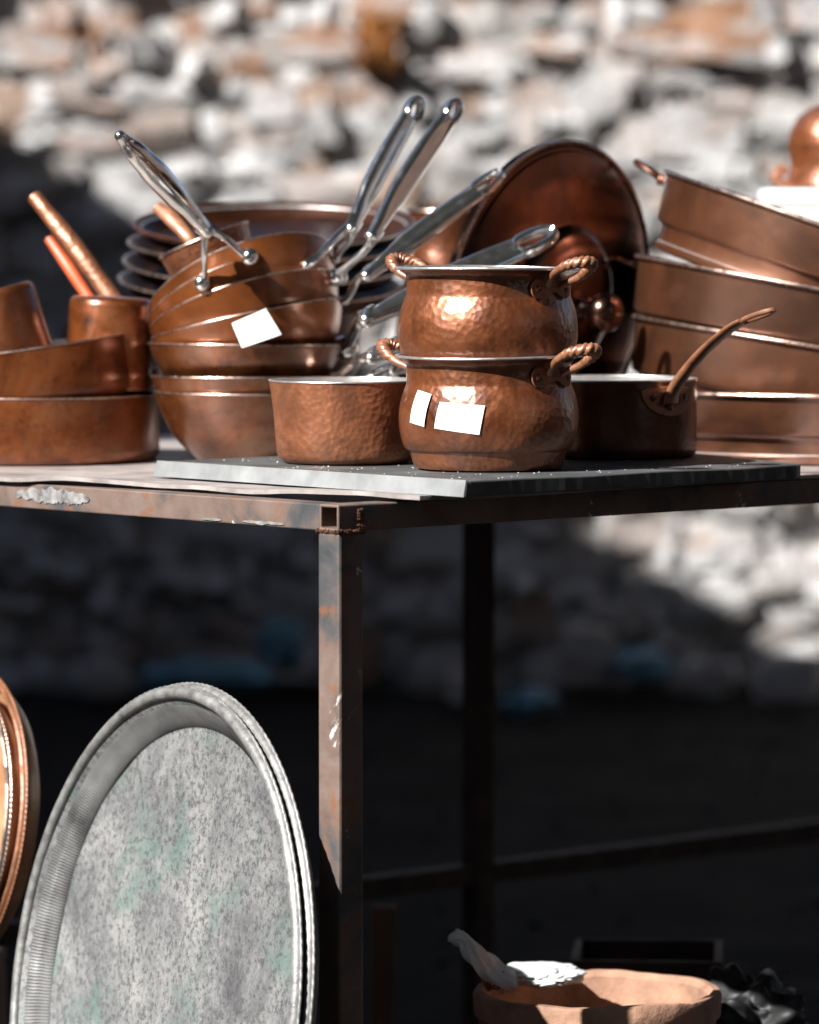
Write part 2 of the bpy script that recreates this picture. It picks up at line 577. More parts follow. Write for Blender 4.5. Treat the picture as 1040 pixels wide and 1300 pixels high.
# gravel on the ground
gr = MB()
for i in range(900):
    x, y = rnd.uniform(-1.6, 1.6), rnd.uniform(4.0, 11.5)
    r = rnd.uniform(0.004, 0.018)
    vv = [(0, 0, r * .6), (r, 0, 0), (0, r * rnd.uniform(.6, 1.2), 0), (-r, 0, 0), (0, -r * rnd.uniform(.6, 1.2), 0), (0, 0, -r * .5)]
    gr.add(vv, [(0, 1, 2), (0, 2, 3), (0, 3, 4), (0, 4, 1), (5, 2, 1), (5, 3, 2), (5, 4, 3), (5, 1, 4)], 0,
           Matrix.Translation((x, y, -0.008)) @ Matrix.Rotation(rnd.uniform(0, 6.28), 4, 'Z'))
M_GRAVEL = simple('dusty gravel', (0.05, 0.048, 0.046), 0.9, 0, 0.4, 6, 0.3, spec=0.1)
o = gr.build('gravel', M_GRAVEL, kind='stuff', smooth=False)
o['label'] = 'small grey pebbles scattered over the dark ground'

YW = 11.6
wall = thing('stone_wall', 'tall rubble stone wall of rough grey stones behind the stall', 'wall', (0, YW, 0))
mb = MB()
nx, nz = 200, 60
vv, ff = [], []
for j in range(nz + 1):
    for i in range(nx + 1):
        x = -5 + 10 * i / nx
        z = -0.05 + 2.85 * j / nz
        y = YW - 0.012 + 0.055 * mnoise.noise(Vector((x * 7, z * 9, 1))) + 0.02 * mnoise.noise(Vector((x * 22, z * 22, 5)))
        vv.append((x, y, z))
for j in range(nz):
    for i in range(nx):
        a = j * (nx + 1) + i
        ff.append((a, a + 1, a + nx + 2, a + nx + 1))
mb.add(vv, ff)
mb.box((-5, YW + 0.14, -0.05), (5, YW + 0.55, 2.8))
mb.build('mortar', M_MORTAR, wall, world=True)

cube = []
cfaces = []


def rock(cx, cy, cz, hx, hy, hz, blend=0.5, jit=0.14, rot=0.0):
    """26-point rounded rough block, 48 triangles"""
    idx, verts = {}, []
    for a in (-1, 0, 1):
        for b in (-1, 0, 1):
            for c in (-1, 0, 1):
                if a == b == c == 0:
                    continue
                p = Vector((a, b, c))
                q = p.normalized()
                w = p * (1 - blend) + q * blend
                w += Vector((rnd.uniform(-jit, jit), rnd.uniform(-jit, jit), rnd.uniform(-jit, jit)))
                idx[(a, b, c)] = len(verts)
                ux, uz = w.x * hx, w.z * hz
                verts.append((cx + ux * math.cos(rot) - uz * math.sin(rot), cy + w.y * hy, cz + ux * math.sin(rot) + uz * math.cos(rot)))
    faces = []
    for ax in range(3):
        u, v = (ax + 1) % 3, (ax + 2) % 3
        for s in (-1, 1):
            for i in (-1, 0):
                for j in (-1, 0):
                    q = []
                    for (di, dj) in ((0, 0), (1, 0), (1, 1), (0, 1)):
                        k = [0, 0, 0]
                        k[ax] = s
                        k[u] = i + di
                        k[v] = j + dj
                        q.append(idx[tuple(k)])
                    faces.append(q if s > 0 else q[::-1])
    return verts, faces


stones = []
z = 0.0
while z < 2.65:
    h = rnd.choice([0.04, 0.055, 0.07, 0.085, 0.10, 0.06])
    x = -4.8 + rnd.uniform(0, .2)
    while x < 4.8:
        w = rnd.choice([rnd.uniform(0.035, 0.08), rnd.uniform(0.06, 0.13), rnd.uniform(0.10, 0.22)])
        q = rnd.random()
        if q < 0.05:
            x += w * 0.5
            continue
        if h > 0.075 and q < 0.40:      # two or three small stones one above the other
            k = rnd.uniform(.35, .65)
            stones.append((x + w / 2, z + h * k / 2, w * .5, h * k * .54))
            if w > .12 and rnd.random() < .6:
                stones.append((x + w * .27, z + h * (k + (1 - k) / 2), w * .27, h * (1 - k) * .54))
                stones.append((x + w * .76, z + h * (k + (1 - k) / 2), w * .25, h * (1 - k) * .52))
            else:
                stones.append((x + w / 2 + rnd.uniform(-.01, .01), z + h * (k + (1 - k) / 2), w * .48, h * (1 - k) * .54))
        else:
            stones.append((x + w / 2, z + h / 2 + rnd.uniform(-.02, .02), w * rnd.uniform(.46, .56), h * rnd.uniform(.44, .58)))
        x += w * rnd.uniform(.94, 1.06)
    z += h * rnd.uniform(0.92, 1.02) + (0.022 if rnd.random() < .14 else 0)
inview = [s for s in stones if abs(s[0]) < 1.08 and s[1] < 1.74]
inview.sort(key=lambda s: -(s[2] * s[3]))
named = set(inview[:295])
rest = MB()
for s in stones:
    hy = rnd.uniform(0.05, 0.12)
    vv, ff = rock(s[0], 0, s[1], s[2] * 1.16, hy, s[3] * 1.18, rnd.uniform(.2, .6), .19, rnd.gauss(0, .10))
    M = Matrix.Translation((0, YW + rnd.uniform(0.0, 0.065), 0))
    if s in named:
        m_ = MB()
        c = Vector((s[0], 0, s[1]))
        m_.add([Vector(p) - c for p in vv], ff)
        so = m_.build('stone', M_STONE, wall, smooth=True, sharp=40)
        so.location = (s[0], M.translation.y - YW, s[1])
    else:
        rest.add(vv, ff, 0, M)
for i in range(3600):                      # small chips packed in the joints
    x, z = (rnd.uniform(-1.2, 1.2), rnd.uniform(0, 1.8)) if i < 2100 else (rnd.uniform(-4.8, 4.8), rnd.uniform(0, 2.6))
    r = rnd.uniform(.010, .030)
    vv, ff = rock(x, 0, z, r * rnd.uniform(.8, 1.6), r, r, .5, .25, rnd.uniform(-1, 1))
    rest.add(vv, ff, 0, Matrix.Translation((0, YW + rnd.uniform(-.012, .035), 0)))
ro = rest.build('rubble', M_RUBBLE, wall, world=True, smooth=True, sharp=40, kind='stuff')

# gabled house beside the stall (its gable throws the slanting shade on the wall)
SX, YE = -3.0, 3.66
shed = thing('gabled_house', 'plastered house whose gable end faces the lane beside the stone wall', 'house', (SX - 2.5, 7.5, 0))
GB = [(YE, -.05), (YE, 3.85), (6.5, 4.99), (YW - .02, 2.645), (YW - .02, -.05)]
m_ = MB()
m_.add([(SX, y, z) for y, z in GB] + [(SX - 5, y, z) for y, z in GB], [(0, 1, 2, 3, 4), (9, 8, 7, 6, 5), (0, 5, 6, 1), (3, 8, 9, 4), (0, 4, 9, 5)])
m_.build('wall', M_PLASTER, shed, world=True, smooth=False)
RF = [(YE, 3.855), (6.5, 4.995), (YW - .02, 2.65), (YW - .02, 2.70), (6.5, 5.045), (YE, 3.905)]
m_ = MB()
m_.add([(SX + .0, y, z) for y, z in RF] + [(SX - 5, y, z) for y, z in RF], [(0, 1, 2, 3, 4, 5), (11, 10, 9, 8, 7, 6)] + [(k, (k + 1) % 6, 6 + (k + 1) % 6, 6 + k) for k in range(6)])
m_.build('roof', M_ROOF, shed, world=True, smooth=False)
m_ = MB()
m_.box((SX - 0.05, 6.0, 0.0), (SX + 0.03, 6.95, 2.0))
m_.build('door', M_WOOD, shed, world=True, smooth=False)


def house(x0, x1, y0, y1, h, label, mat):
    hs = thing('house', label, 'house', ((x0 + x1) / 2, (y0 + y1) / 2, 0), 'houses across the lane')
    m_ = MB()
    m_.box((x0, y0, -0.05), (x1, y1, h))
    m_.build('wall', mat, hs, world=True, smooth=False)
    m_ = MB()
    ym = (y0 + y1) / 2
    m_.add([(x0 - .2, y0 - .3, h + .005), (x1 + .2, y0 - .3, h + .005), (x1 + .2, y1 + .3, h + .005), (x0 - .2, y1 + .3, h + .005), (x0 - .2, ym, h + 1.1), (x1 + .2, ym, h + 1.1)],
           [(0, 1, 2, 3), (0, 1, 5, 4), (3, 2, 5, 4), (0, 4, 3), (1, 2, 5)])
    m_.build('roof', M_ROOF, hs, world=True, smooth=False)
    n = int((x1 - x0) / 1.6)
    for k in range(n):
        xx = x0 + (k + .5) * (x1 - x0) / n
        m_ = MB()
        m_.box((xx - .45, y1 - .05, .95), (xx + .45, y1 + .04, 2.1))
        fr = m_.build('window', M_WOOD, hs, world=True, smooth=False)
        m_ = MB()
        m_.box((xx - .38, y1 + .02, 1.02), (xx + .38, y1 + .045, 2.03))
        m_.build('pane', M_GLASSD, fr, smooth=False)
        fr.children[0].location = (0, 0, 0)
        me = fr.children[0].data
        inv = ROOTM[hs.name].inverted()
        for v_ in me.vertices:
            v_.co = inv @ v_.co
    return hs


house(-9.0, -1.2, -9.0, -4.5, 7.0, 'brown plastered house across the lane with a row of windows', M_PLASTER)
house(-1.0, 8.0, -9.5, -4.0, 7.5, 'wide plastered house across the lane standing nearer the road', M_PLASTER)
house(11.5, 15.5, -3.5, 12.0, 5.0, 'long dark timber house closing the side of the lane', M_ROOF)

# unseen broad tree, added to block sky light and deepen the shade
tree = thing('sky_blocker_tree', 'added unseen tree whose dense crown blocks sky light beside the stall', 'tree', (4.2, 4.2, 0))
m_ = MB()
m_.tube(spline([(4.2, 4.2, -.1), (4.15, 4.25, 1.2), (4.3, 4.2, 2.6), (4.1, 4.4, 4.2), (4.0, 4.5, 6.0)], 5), [.26, .2, .17, .14, .06], n=14)
for k in range(9):
    a = k * 2.4
    m_.tube(spline([(4.2, 4.3, 2.6 + .25 * k), (4.2 + 1.4 * math.cos(a), 4.3 + 1.6 * math.sin(a), 4.0 + .2 * k), (4.2 + 2.6 * math.cos(a), 4.3 + 3.4 * math.sin(a), 5.0 + .15 * k)], 4), [.09, .06, .02], n=8)
m_.build('trunk', M_WOOD, tree, world=True)
m_ = MB()
for i in range(26000):
    a, q = rnd.uniform(0, 6.283), math.sqrt(rnd.random())
    x, y = 3.6 + 4.8 * q * math.cos(a), 4.6 + 7.4 * q * math.sin(a)
    n_ = mnoise.noise(Vector((x * .6, y * .6, 3)))
    z = 4.3 + 2.6 * rnd.random() * math.sqrt(max(0, 1 - q * q)) + .7 * n_ + rnd.uniform(0, .4)
    sz = rnd.uniform(.10, .20)
    Mx = Matrix.Translation((x, y, z)) @ Matrix.Rotation(rnd.uniform(0, 6.3), 4, 'Z') @ Matrix.Rotation(rnd.gauss(0, .6), 4, 'X')
    m_.add([(0, -sz, 0), (sz * .5, 0, .02), (0, sz, 0), (-sz * .5, 0, .02)], [(0, 1, 2, 3)], 0, Mx)
m_.build('crown', M_LEAF, tree, world=True, smooth=False, kind='stuff')

# dry stems growing out of the wall
tf = MB()
for i in range(34):
    b0 = W(478 + rnd.uniform(-22, 22), 70 + rnd.uniform(-6, 25), YW - 0.06)
    tip = b0 + Vector((rnd.uniform(-.06, .06), -0.08 - rnd.uniform(0, .05), rnd.uniform(.02, .13)))
    mid = (b0 + tip) / 2 + Vector((0, -0.02, 0.01))
    tf.tube([b0 + Vector((0, .08, 0)), b0, mid, tip], [0.004, 0.006, 0.006, 0.001], n=5)
o = tf.build('dry_weed', M_GRASS)
o['label'] = 'tuft of dry orange weed growing out of the stone wall'
o['category'] = 'weed'

# ------------------------------------------------------------------ the table
A = Vector((-0.071, 4.75, 0))
TM = Matrix.Translation(A) @ Matrix.Rotation(R(42), 4, 'Z')
table = thing('stall_table', 'rusty steel tube table with a loose sheet top holding the copper pots', 'table', TM)
FT, FB = 0.866, 0.839                     # frame top, underside
L1, L2 = 1.17, 2.5


def hollow(mb, axis, a0, a1, u0, u1, v0, v1, t=0.003):
    """square tube open at both ends along axis 0/1"""
    def P(a, u, v):
        return (a, u, v) if axis == 0 else (u, a, v)
    o_ = [(u0, v0), (u1, v0), (u1, v1), (u0, v1)]
    i_ = [(u0 + t, v0 + t), (u1 - t, v0 + t), (u1 - t, v1 - t), (u0 + t, v1 - t)]
    V = [P(a, *q) for a in (a0, a1) for q in o_] + [P(a, *q) for a in (a0, a1) for q in i_]
    Fc = []
    for k in range(4):
        k2 = (k + 1) % 4
        Fc += [(k, k2, 4 + k2, 4 + k), (8 + k, 12 + k, 12 + k2, 8 + k2), (k, 8 + k, 8 + k2, k2), (4 + k, 4 + k2, 12 + k2, 12 + k)]
    mb.add(V, Fc)


def rail(axis, a0, a1, u0, u1, v0, v1, mat=None, name='beam'):
    m_ = MB()
    hollow(m_, axis, a0, a1, u0, u1, v0, v1)
    return m_.build(name, mat or M_FRAME, table, smooth=False, bevel=0.0015)


B = 0.030
rail(0, -0.001, L2, 0.0, B, FB, FT)                 # front right beam, open end at the corner
rail(1, B + 0.001, L1 - B - .001, 0.0, B, FB, FT)   # front left beam
rail(0, 0.0, L2, L1 - B, L1, FB, FT, M_FRAME_SHADE)
rail(1, B + 0.001, L1 - B - .001, L2 - B, L2, FB, FT, M_FRAME_SHADE)
rail(1, B + 0.001, L1 - B - .001, 1.25, 1.25 + B, FB, FT, M_FRAME_SHADE)
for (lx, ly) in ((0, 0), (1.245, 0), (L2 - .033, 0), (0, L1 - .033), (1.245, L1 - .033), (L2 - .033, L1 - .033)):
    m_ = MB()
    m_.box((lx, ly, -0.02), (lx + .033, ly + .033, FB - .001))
    m_.build('leg', M_FRAME if ly == 0 else M_FRAME_SHADE, table, smooth=False, bevel=0.003)  # rear legs get the copy with shade in its colour
for (ax, a0, a1, u0) in ((0, .035, 1.243, L1 - .030), (0, 1.280, L2 - .035, L1 - .030), (1, .035, L1 - .035, L2 - .030)):
    rail(ax, a0, a1, u0, u0 + .028, .24, .268, M_FRAME_SHADE, 'stretcher')
# lumpy weld round the corner joint
m_ = MB()
for i in range(170):
    t = rnd.random()
    if t < .45:
        c = (rnd.uniform(-.0005, .034), rnd.uniform(-.0006, .0006), FB + rnd.uniform(-.0022, .0012))
    elif t < .75:
        c = (rnd.uniform(-.0006, .0004), rnd.uniform(0, .034), FB + rnd.uniform(-.002, .001))
    else:
        c = (rnd.uniform(.026, .034), -.0003, FB + rnd.uniform(0, .022))
    m_.ball(c, rnd.uniform(.0012, .0040), rnd.uniform(.0008, .0013), rnd.uniform(.0008, .0020), seg=7, rings=4)
m_.build('weld', M_RUST, table, kind='stuff')
# old white paint left on the front beam
def paint_patch(a0, a1, zt, zb, seed):
    r2 = random.Random(seed)
    n = 60
    up_, lo_ = [], []
    for k in range(n + 1):
        a = a0 + (a1 - a0) * k / n
        e = max(0.0, math.sin(math.pi * k / n)) ** .4
        zm = (zt + zb) / 2
        up_.append((a, zm + (zt - zm) * e * (.75 + .5 * mnoise.noise(Vector((a * 90, seed, 9))))))
        lo_.append((a, zm - (zm - zb) * e * (.45 + .75 * mnoise.noise(Vector((a * 70, seed, 0))) + r2.uniform(0, .25))))
    m_ = MB()
    V_ = [(-.0004, a, z) for a, z in up_] + [(-.0004, a, z) for a, z in lo_] + [(-.0012, a, z) for a, z in up_] + [(-.0012, a, z) for a, z in lo_]
    n1 = n + 1
    Fc = []
    for k in range(n):
        Fc += [(2 * n1 + k, 2 * n1 + k + 1, 3 * n1 + k + 1, 3 * n1 + k), (k, k + 1, 2 * n1 + k + 1, 2 * n1 + k), (n1 + k, 3 * n1 + k, 3 * n1 + k + 1, n1 + k + 1)]
    m_.add(V_, Fc)
    m_.build('paint_patch', M_OLDPAINT, table, smooth=False)


paint_patch(.405, .535, FT - .001, FB + .003, 3)
paint_patch(.085, .150, FB + .006, FB + .001, 8)
paint_patch(.185, .215, FB + .005, FB + .001, 11)
# loose, slightly buckled top sheet
m_ = MB()
n1_, n2_ = 40, 60
top, bot = [], []
for i in range(n1_ + 1):
    for j in range(n2_ + 1):
        s_, t_ = (i / n1_) ** 1.8, j / n2_
        xl = .078 + (-.007 - .078) * (t_ / .45) if t_ < .45 else -.007 - .01 * (t_ - .45)
        y_ = -.035 + t_ * 1.22
        x_ = xl + (L2 + .01 - xl) * s_
        y_ = y_ + (0.035 if s_ > .2 else 0.035 * s_ / .2) * (1 - t_)
        edge = max(0, 1 - s_ * 30)
        zz = .8670 + edge * (.0022 + .0018 * math.sin(t_ * 21) + .0030 * mnoise.noise(Vector((t_ * 14, 0, 2)))) + 0.0006 * mnoise.noise(Vector((x_ * 6, y_ * 6, 0)))
        bot.append((x_, y_, zz))
        top.append((x_, y_, zz + .0045))
W_ = n2_ + 1
ff = []
for i in range(n1_):
    for j in range(n2_):
        a = i * W_ + j
        ff.append((a, a + 1, a + W_ + 1, a + W_))
nn = len(top)
f2 = [tuple(nn + k for k in q[::-1]) for q in ff]
side = []
loop = [i * W_ for i in range(n1_ + 1)] + [n1_ * W_ + j for j in range(1, W_)] + [i * W_ + n2_ for i in range(n1_ - 1, -1, -1)] + [j for j in range(n2_ - 1, 0, -1)]
for k in range(len(loop)):
    a, b_ = loop[k], loop[(k + 1) % len(loop)]
    side.append((a, b_, nn + b_, nn + a))
m_.add(top + bot, ff + f2 + side)
m_.build('tabletop', M_SHEET, table)
ZS = 0.8722                                # top of sheet

# grey panel lying on the sheet
PM = Matrix.Translation((0.057, 4.76, 0)) @ Matrix.Rotation(R(41), 4, 'Z')
panel = thing('metal_panel', 'grey painted metal panel with folded edges lying on the table corner', 'panel', PM)
px1, py1, z0, z1 = .485, .505, ZS + .0012, .890
PX2 = .66                                   # the free end is cut askew
m_ = MB()
cor = [(0, 0), (px1, 0), (PX2, py1), (0, py1)]
ptop, pbot = [], []
for k in range(4):
    a_, b_ = Vector(cor[k]), Vector(cor[(k + 1) % 4])
    nseg = 60
    nr = Vector(((b_ - a_).y, -(b_ - a_).x)).normalized()
    for i in range(nseg):
        p = a_.lerp(b_, i / nseg)
        t_ = i / nseg
        w = .0010 * mnoise.noise(Vector((p.x * 9, p.y * 9, 4))) + .00025 * mnoise.noise(Vector((p.x * 90, p.y * 90, 8))) - (.0012 * max(0, mnoise.noise(Vector((p.x * 60, p.y * 60, 2))) - .35) / .65)
        if i == 0:
            w -= .0010
        q = p + nr * (w - .0015)
        zz = z1 - .0004 + .0011 * mnoise.noise(Vector((p.x * 9, p.y * 9, 6))) * (1 if p.length > .02 else 0)
        ptop.append((q.x, q.y, zz))
        g_ = p + nr * (w - .0015 + (.003 if k == 3 else .0))
        pbot.append((g_.x, g_.y, z0 + .0007 * abs(mnoise.noise(Vector((p.x * 40, p.y * 40, 1))))))
n_ = len(ptop)
cen = len(ptop) * 2
m_.add(ptop + pbot, [tuple(range(n_)), tuple(range(n_, 2 * n_))[::-1]] + [(k, (k + 1) % n_, n_ + (k + 1) % n_, n_ + k) for k in range(n_)])
m_.build('panel_sheet', M_PANEL, panel, smooth=False, bevel=0.0016)
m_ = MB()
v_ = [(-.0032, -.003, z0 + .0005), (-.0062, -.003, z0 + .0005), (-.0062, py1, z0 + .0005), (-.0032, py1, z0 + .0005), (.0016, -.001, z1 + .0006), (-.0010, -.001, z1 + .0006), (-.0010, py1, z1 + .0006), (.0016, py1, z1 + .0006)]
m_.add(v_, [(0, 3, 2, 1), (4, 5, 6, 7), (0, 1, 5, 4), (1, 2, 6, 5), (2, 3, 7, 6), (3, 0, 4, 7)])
m_.build('lit_edge_strip', M_EDGE_LIT, panel, smooth=False)  # strip coloured lighter so this side looks sunlit
m_ = MB()
for i in range(260):
    x_, y_ = rnd.uniform(.01, px1 - .01), rnd.uniform(.01, py1 - .01)
    r_ = rnd.uniform(.0003, .0011)
    m_.add([(r_, 0, 0), (0, r_ * 1.5, 0), (-r_, 0, 0), (0, -r_, 0), (0, 0, r_ * .7)], [(0, 1, 4), (1, 2, 4), (2, 3, 4), (3, 0, 4)], 0,
           Matrix.Translation((x_, y_, z1 + .0002)) @ Matrix.Rotation(rnd.uniform(0, 6), 4, 'Z'))
m_.build('paint_flakes', simple('paint flakes', (.6, .59, .57), .7, 0, .1, 20, 0), panel, kind='stuff', smooth=False)
ZP = 0.8903


# ------------------------------------------------------------------ vessel helpers
def shell(outer, t):
    inner = [(max(0.0, r - t), z + (t if r < outer[-1][0] * .97 else 0)) for r, z in outer[::-1]]
    inner = [(r if r > 0.004 else 0.0, z) for r, z in inner]
    return inner


def vessel(mb, outer, t=0.0016, seg=80, M=None, mod=None):
    inner = shell(outer, t)
    prof = outer + [(outer[-1][0] - t * .5, outer[-1][1] + t * .4)] + inner
    mi = [0] * (len(outer) - 1) + [1] * (len(prof) - len(outer))
    mb.lathe(prof, seg, mi, M, mod)


def ring(mb, r, z, a, b=None, seg=96, M=None, n=10, mod=None):
    b = a if b is None else b
    prof = [(r + a * math.cos(t), z + b * math.sin(t)) for t in [2 * math.pi * k / n for k in range(n + 1)]]
    mb.lathe(prof, seg, 0, M, mod)


def smooth_prof(pts, m=5):
    return [(max(0, p.x), p.y) for p in spline([(r, z, 0) for r, z in pts], m)]


def cyl_fn(rad, az, zoff):
    """map plate coords (x along tangent, y up, z outward) on a cylinder of radius rad around the local axis"""
    def fn(x, y, z):
        a = az + x / rad
        return ((rad + z) * math.cos(a), (rad + z) * math.sin(a), zoff + y)
    return fn


def rounded(pts, m=6):
    return [(p.x, p.y) for p in spline([(x, y, 0) for x, y in pts], m, True)]


def rivet(parent, name, c, nrm, r, h, mat):
    m_ = MB()
    m_.ball((0, 0, 0), r, r, h, 14, 5, axis_matrix(c, nrm, (0.3, 0.2, 1)), half=True)
    return m_.build(name, mat, parent)


def rope_handle(root, az, rad, z0, s=1.0, mirror=1):
    """twisted loop handle with a two-lobed riveted plate; az is the local azimuth of the plate's centre"""
    o = Vector((math.cos(az), math.sin(az), 0))
    tg = Vector((-math.sin(az), math.cos(az), 0)) * mirror
    up = Vector((0, 0, 1))
    c = o * rad + up * z0

    def P(t, out, z):
        return c + tg * (t * s) + o * (out * s) + up * (z * s)
    pts = [P(-.011, .0015, .003), P(-.0125, .008, .012), P(-.0165, .022, .0205), P(-.016, .036, .026), P(-.008, .0475, .0285),
           P(.004, .0485, .0275), P(.0125, .039, .022), P(.014, .025, .013), P(.012, .010, .0065), P(.011, .0015, .002)]
    path = spline(pts, 9)
    m = len(path)
    ra = lerp_list([.0034, .0036, .0042, .0052, .0060, .0060, .0056, .0042, .0036, .0034], m)

    def sec(t, th):
        k = max(0.0, min(1.0, (t - .22) / .06, (.80 - t) / .06))
        return 1.0 + k * (0.36 * abs(math.sin(1.5 * (th + t * 40))) - 0.20)
    m_ = MB()
    m_.tube(path, [q * s for q in ra], n=24, sec=sec)
    h = m_.build('handle', M_HANDLE, root)
    outl = rounded([(-.031, .000), (-.026, .0095), (-.014, .0085), (-.006, .0065), (0, .0075), (.006, .0065), (.014, .0085), (.026, .0095), (.031, .0),
                    (.026, -.0095), (.015, -.009), (.006, -.0045), (0, -.0035), (-.006, -.0045), (-.015, -.009), (-.026, -.0095)], 4)
    m_ = MB()
    m_.prism([(x * s * mirror, y * s) for x, y in outl], 0.0002, .0032, fn=cyl_fn(rad, az, z0))
    pl = m_.build('handle_plate', M_HANDLE, root, bevel=.0007)
    for k in (-1, 1):
        a = az + k * .0225 * s / rad
        n_ = Vector((math.cos(a), math.sin(a), 0))
        rv = rivet(pl, 'rivet', n_ * (rad + .0030) + up * z0, n_, .0042 * s, .0022 * s, M_DARKC)
    return h


def label_patch(root, rfun, az0, az1, zz0, zz1, slant=0.0, off=.0009, nm='price_label'):
    """paper label stuck to a round wall"""
    m_ = MB()
    n, k = 12, 6
    vv, ff = [], []
    for lift in (off, off + .0003):
        for i in range(n + 1):
            for j in range(k + 1):
                z = zz0[0] + (zz0[1] - zz0[0]) * i / n
                zt = zz1[0] + (zz1[1] - zz1[0]) * i / n
                z = z + (zt - z) * j / k
                a = az0 + (az1 - az0) * i / n + slant * (j / k - .5)
                curl = .0012 * max(0, i / n - .8) / .2
                r = rfun(z) + lift + curl
                vv.append((r * math.cos(a), r * math.sin(a), z))
    half = (n + 1) * (k + 1)
    for i in range(n):
        for j in range(k):
            a = i * (k + 1) + j
            ff.append((a, a + 1, a + k + 2, a + k + 1))
            ff.append((half + a, half + a + k + 1, half + a + k + 2, half + a + 1))
    m_.add(vv, ff)
    return m_.build(nm, M_PAPER, root, sharp=80)


# ------------------------------------------------------------------ the two bellied pots in front
BP = [(0.0, 0.0), (.070, 0.0), (.0765, .0015), (.0790, .005), (.0830, .0185), (.0845, .0205), (.0868, .0212), (.0905, .028), (.0938, .041),
      (.0950, .053), (.0943, .065), (.0915, .0775), (.0882, .0865), (.0868, .0905), (.0866, .0975), (.0866, .1075), (.0880, .1125), (.0925, .1160), (.0965, .1178)]
belly_outer = BP[:3] + smooth_prof(BP[3:], 4)


def rfun_belly(z):
    for (r0, z0_), (r1, z1_) in zip(BP[2:], BP[3:]):
        if z0_ <= z <= z1_:
            return r0 + (r1 - r0) * (z - z0_) / max(1e-6, z1_ - z0_)
    return BP[-1][0]


def belly_pot(label, M, grp):
    t = thing('copper_pot', label, 'pot', M, grp)
    m_ = MB()
    sd = rnd.uniform(0, 50)

    def mod(r, z, a):
        w = 0.0010 * mnoise.noise(Vector((math.cos(a) * 2.2 + sd, math.sin(a) * 2.2, z * 22))) + 0.00035 * mnoise.noise(Vector((math.cos(a) * 9 + sd, math.sin(a) * 9, z * 95)))
        return (r + w if z > .004 else r, z + (0.0007 * math.sin(a * 2 + sd) if z > .1 else 0))
    vessel(m_, belly_outer, .0015, 128, mod=mod)
    m_.build('body', [M_BELLY, M_TIN], t)
    m_ = MB()
    ring(m_, .0972, .1188, .0022, .0017, 128, mod=lambda r, z, a: (r + .0004 * math.sin(3 * a + sd), z + .0007 * math.sin(a * 2 + sd)))
    m_.build('rim', M_TINRIM, t)
    return t


PC = Vector((.0835, 4.985, ZP))
azh = math.atan2(-.66, .75)
pot1 = belly_pot('lower hammered copper pot with two white labels, carrying another pot', Matrix.Translation(PC), 'bellied copper pots stacked at the table corner')
rope_handle(pot1, azh + .02, .0880, .0985, 1.05)
rope_handle(pot1, azh + math.pi + .06, .0880, .0985, 1.05)
label_patch(pot1, rfun_belly, R(-148), R(-133), (.051, .047), (.085, .081), slant=R(4), nm='price_label')
label_patch(pot1, rfun_belly, R(-125.5), R(-95), (.046, .040), (.0735, .0705), slant=R(3.5), nm='price_label')
pot2 = belly_pot('upper hammered copper pot with rope-twist handles, standing in the mouth of the labelled pot', Matrix.Translation(PC + Vector((-.0015, 0, .0925))) @ Matrix.Rotation(R(.5), 4, 'Y') @ Matrix.Rotation(R(4), 4, 'Z'), 'bellied copper pots stacked at the table corner')
rope_handle(pot2, azh - R(4), .0880, .0985, 1.0)
rope_handle(pot2, azh + math.pi - R(6), .0880, .0985, 1.0)

# ------------------------------------------------------------------ the two saucepans beside them
sp = thing('saucepan', 'small hammered copper saucepan with white tinned inside, next to the labelled pot', 'saucepan', Matrix.Translation((-.0685, 5.11, ZP)), 'copper saucepans')
SPp = [(0, 0.0), (.060, 0.0), (.0680, .0012), (.0725, .005), (.0748, .011), (.0762, .025), (.0785, .050), (.0808, .072), (.0830, .0885)]
m_ = MB()
vessel(m_, SPp[:2] + smooth_prof(SPp[2:], 4), .0018, 112, mod=lambda r, z, a: (r + (.0008 * mnoise.noise(Vector((math.cos(a) * 3, math.sin(a) * 3, z * 30))) if z > .002 else 0), z))
m_.build('body', [M_PANC, M_TIN], sp)
m_ = MB()
ring(m_, .0828, .0889, .0014, .0012, 112)
m_.build('rim', M_TINRIM, sp)
hd = Vector((.56, .83, 0)).normalized()
m_ = MB()
m_.tube(spline([hd * .081 + Vector((0, 0, .07)), hd * .10 + Vector((0, 0, .076)), hd * .15 + Vector((0, 0, .088)), hd * .21 + Vector((0, 0, .092))], 6), [.004, .003, .003, .004], [.008, .006, .007, .009], up=(0, 0, 1))
m_.build('handle', M_HANDLE, sp)

sr = thing('saucepan', 'straight-sided dark copper saucepan whose raised handle points away from the pots', 'saucepan', Matrix.Translation((.2225, 5.25, ZP)), 'copper saucepans')
SRp = [(0, 0), (.089, 0), (.0935, .0012), (.0960, .0045), (.0966, .012), (.0968, .085)]
m_ = MB()
vessel(m_, SRp, .0022, 112)
m_.build('body', [M_DARKC, M_TIN], sr)
m_ = MB()
ring(m_, .0961, .0857, .0017, .0012, 112)
m_.build('rim', M_TINRIM, sr)
az2 = math.atan2(-.77, .64)
outl = rounded([(-.036, .013), (-.018, .0165), (0, .017), (.018, .0165), (.036, .013), (.032, -.002), (.019, -.012), (0, -.016), (-.019, -.012), (-.032, -.002)], 4)
m_ = MB()
m_.prism(outl, .0002, .003, fn=cyl_fn(.0968, az2, .063))
plt = m_.build('handle_plate', M_HANDLE, sr, bevel=.0008)
for (dx, dz) in ((-.023, .004), (.023, .004), (0, -.007)):
    a = az2 + dx / .0968
    n_ = Vector((math.cos(a), math.sin(a), 0))
    rivet(plt, 'rivet', n_ * .0997 + Vector((0, 0, .064 + dz)), n_, .004, .002, M_DARKC)
o_ = Vector((math.cos(az2), math.sin(az2), 0))
tg_ = Vector((-math.sin(az2), math.cos(az2), 0))


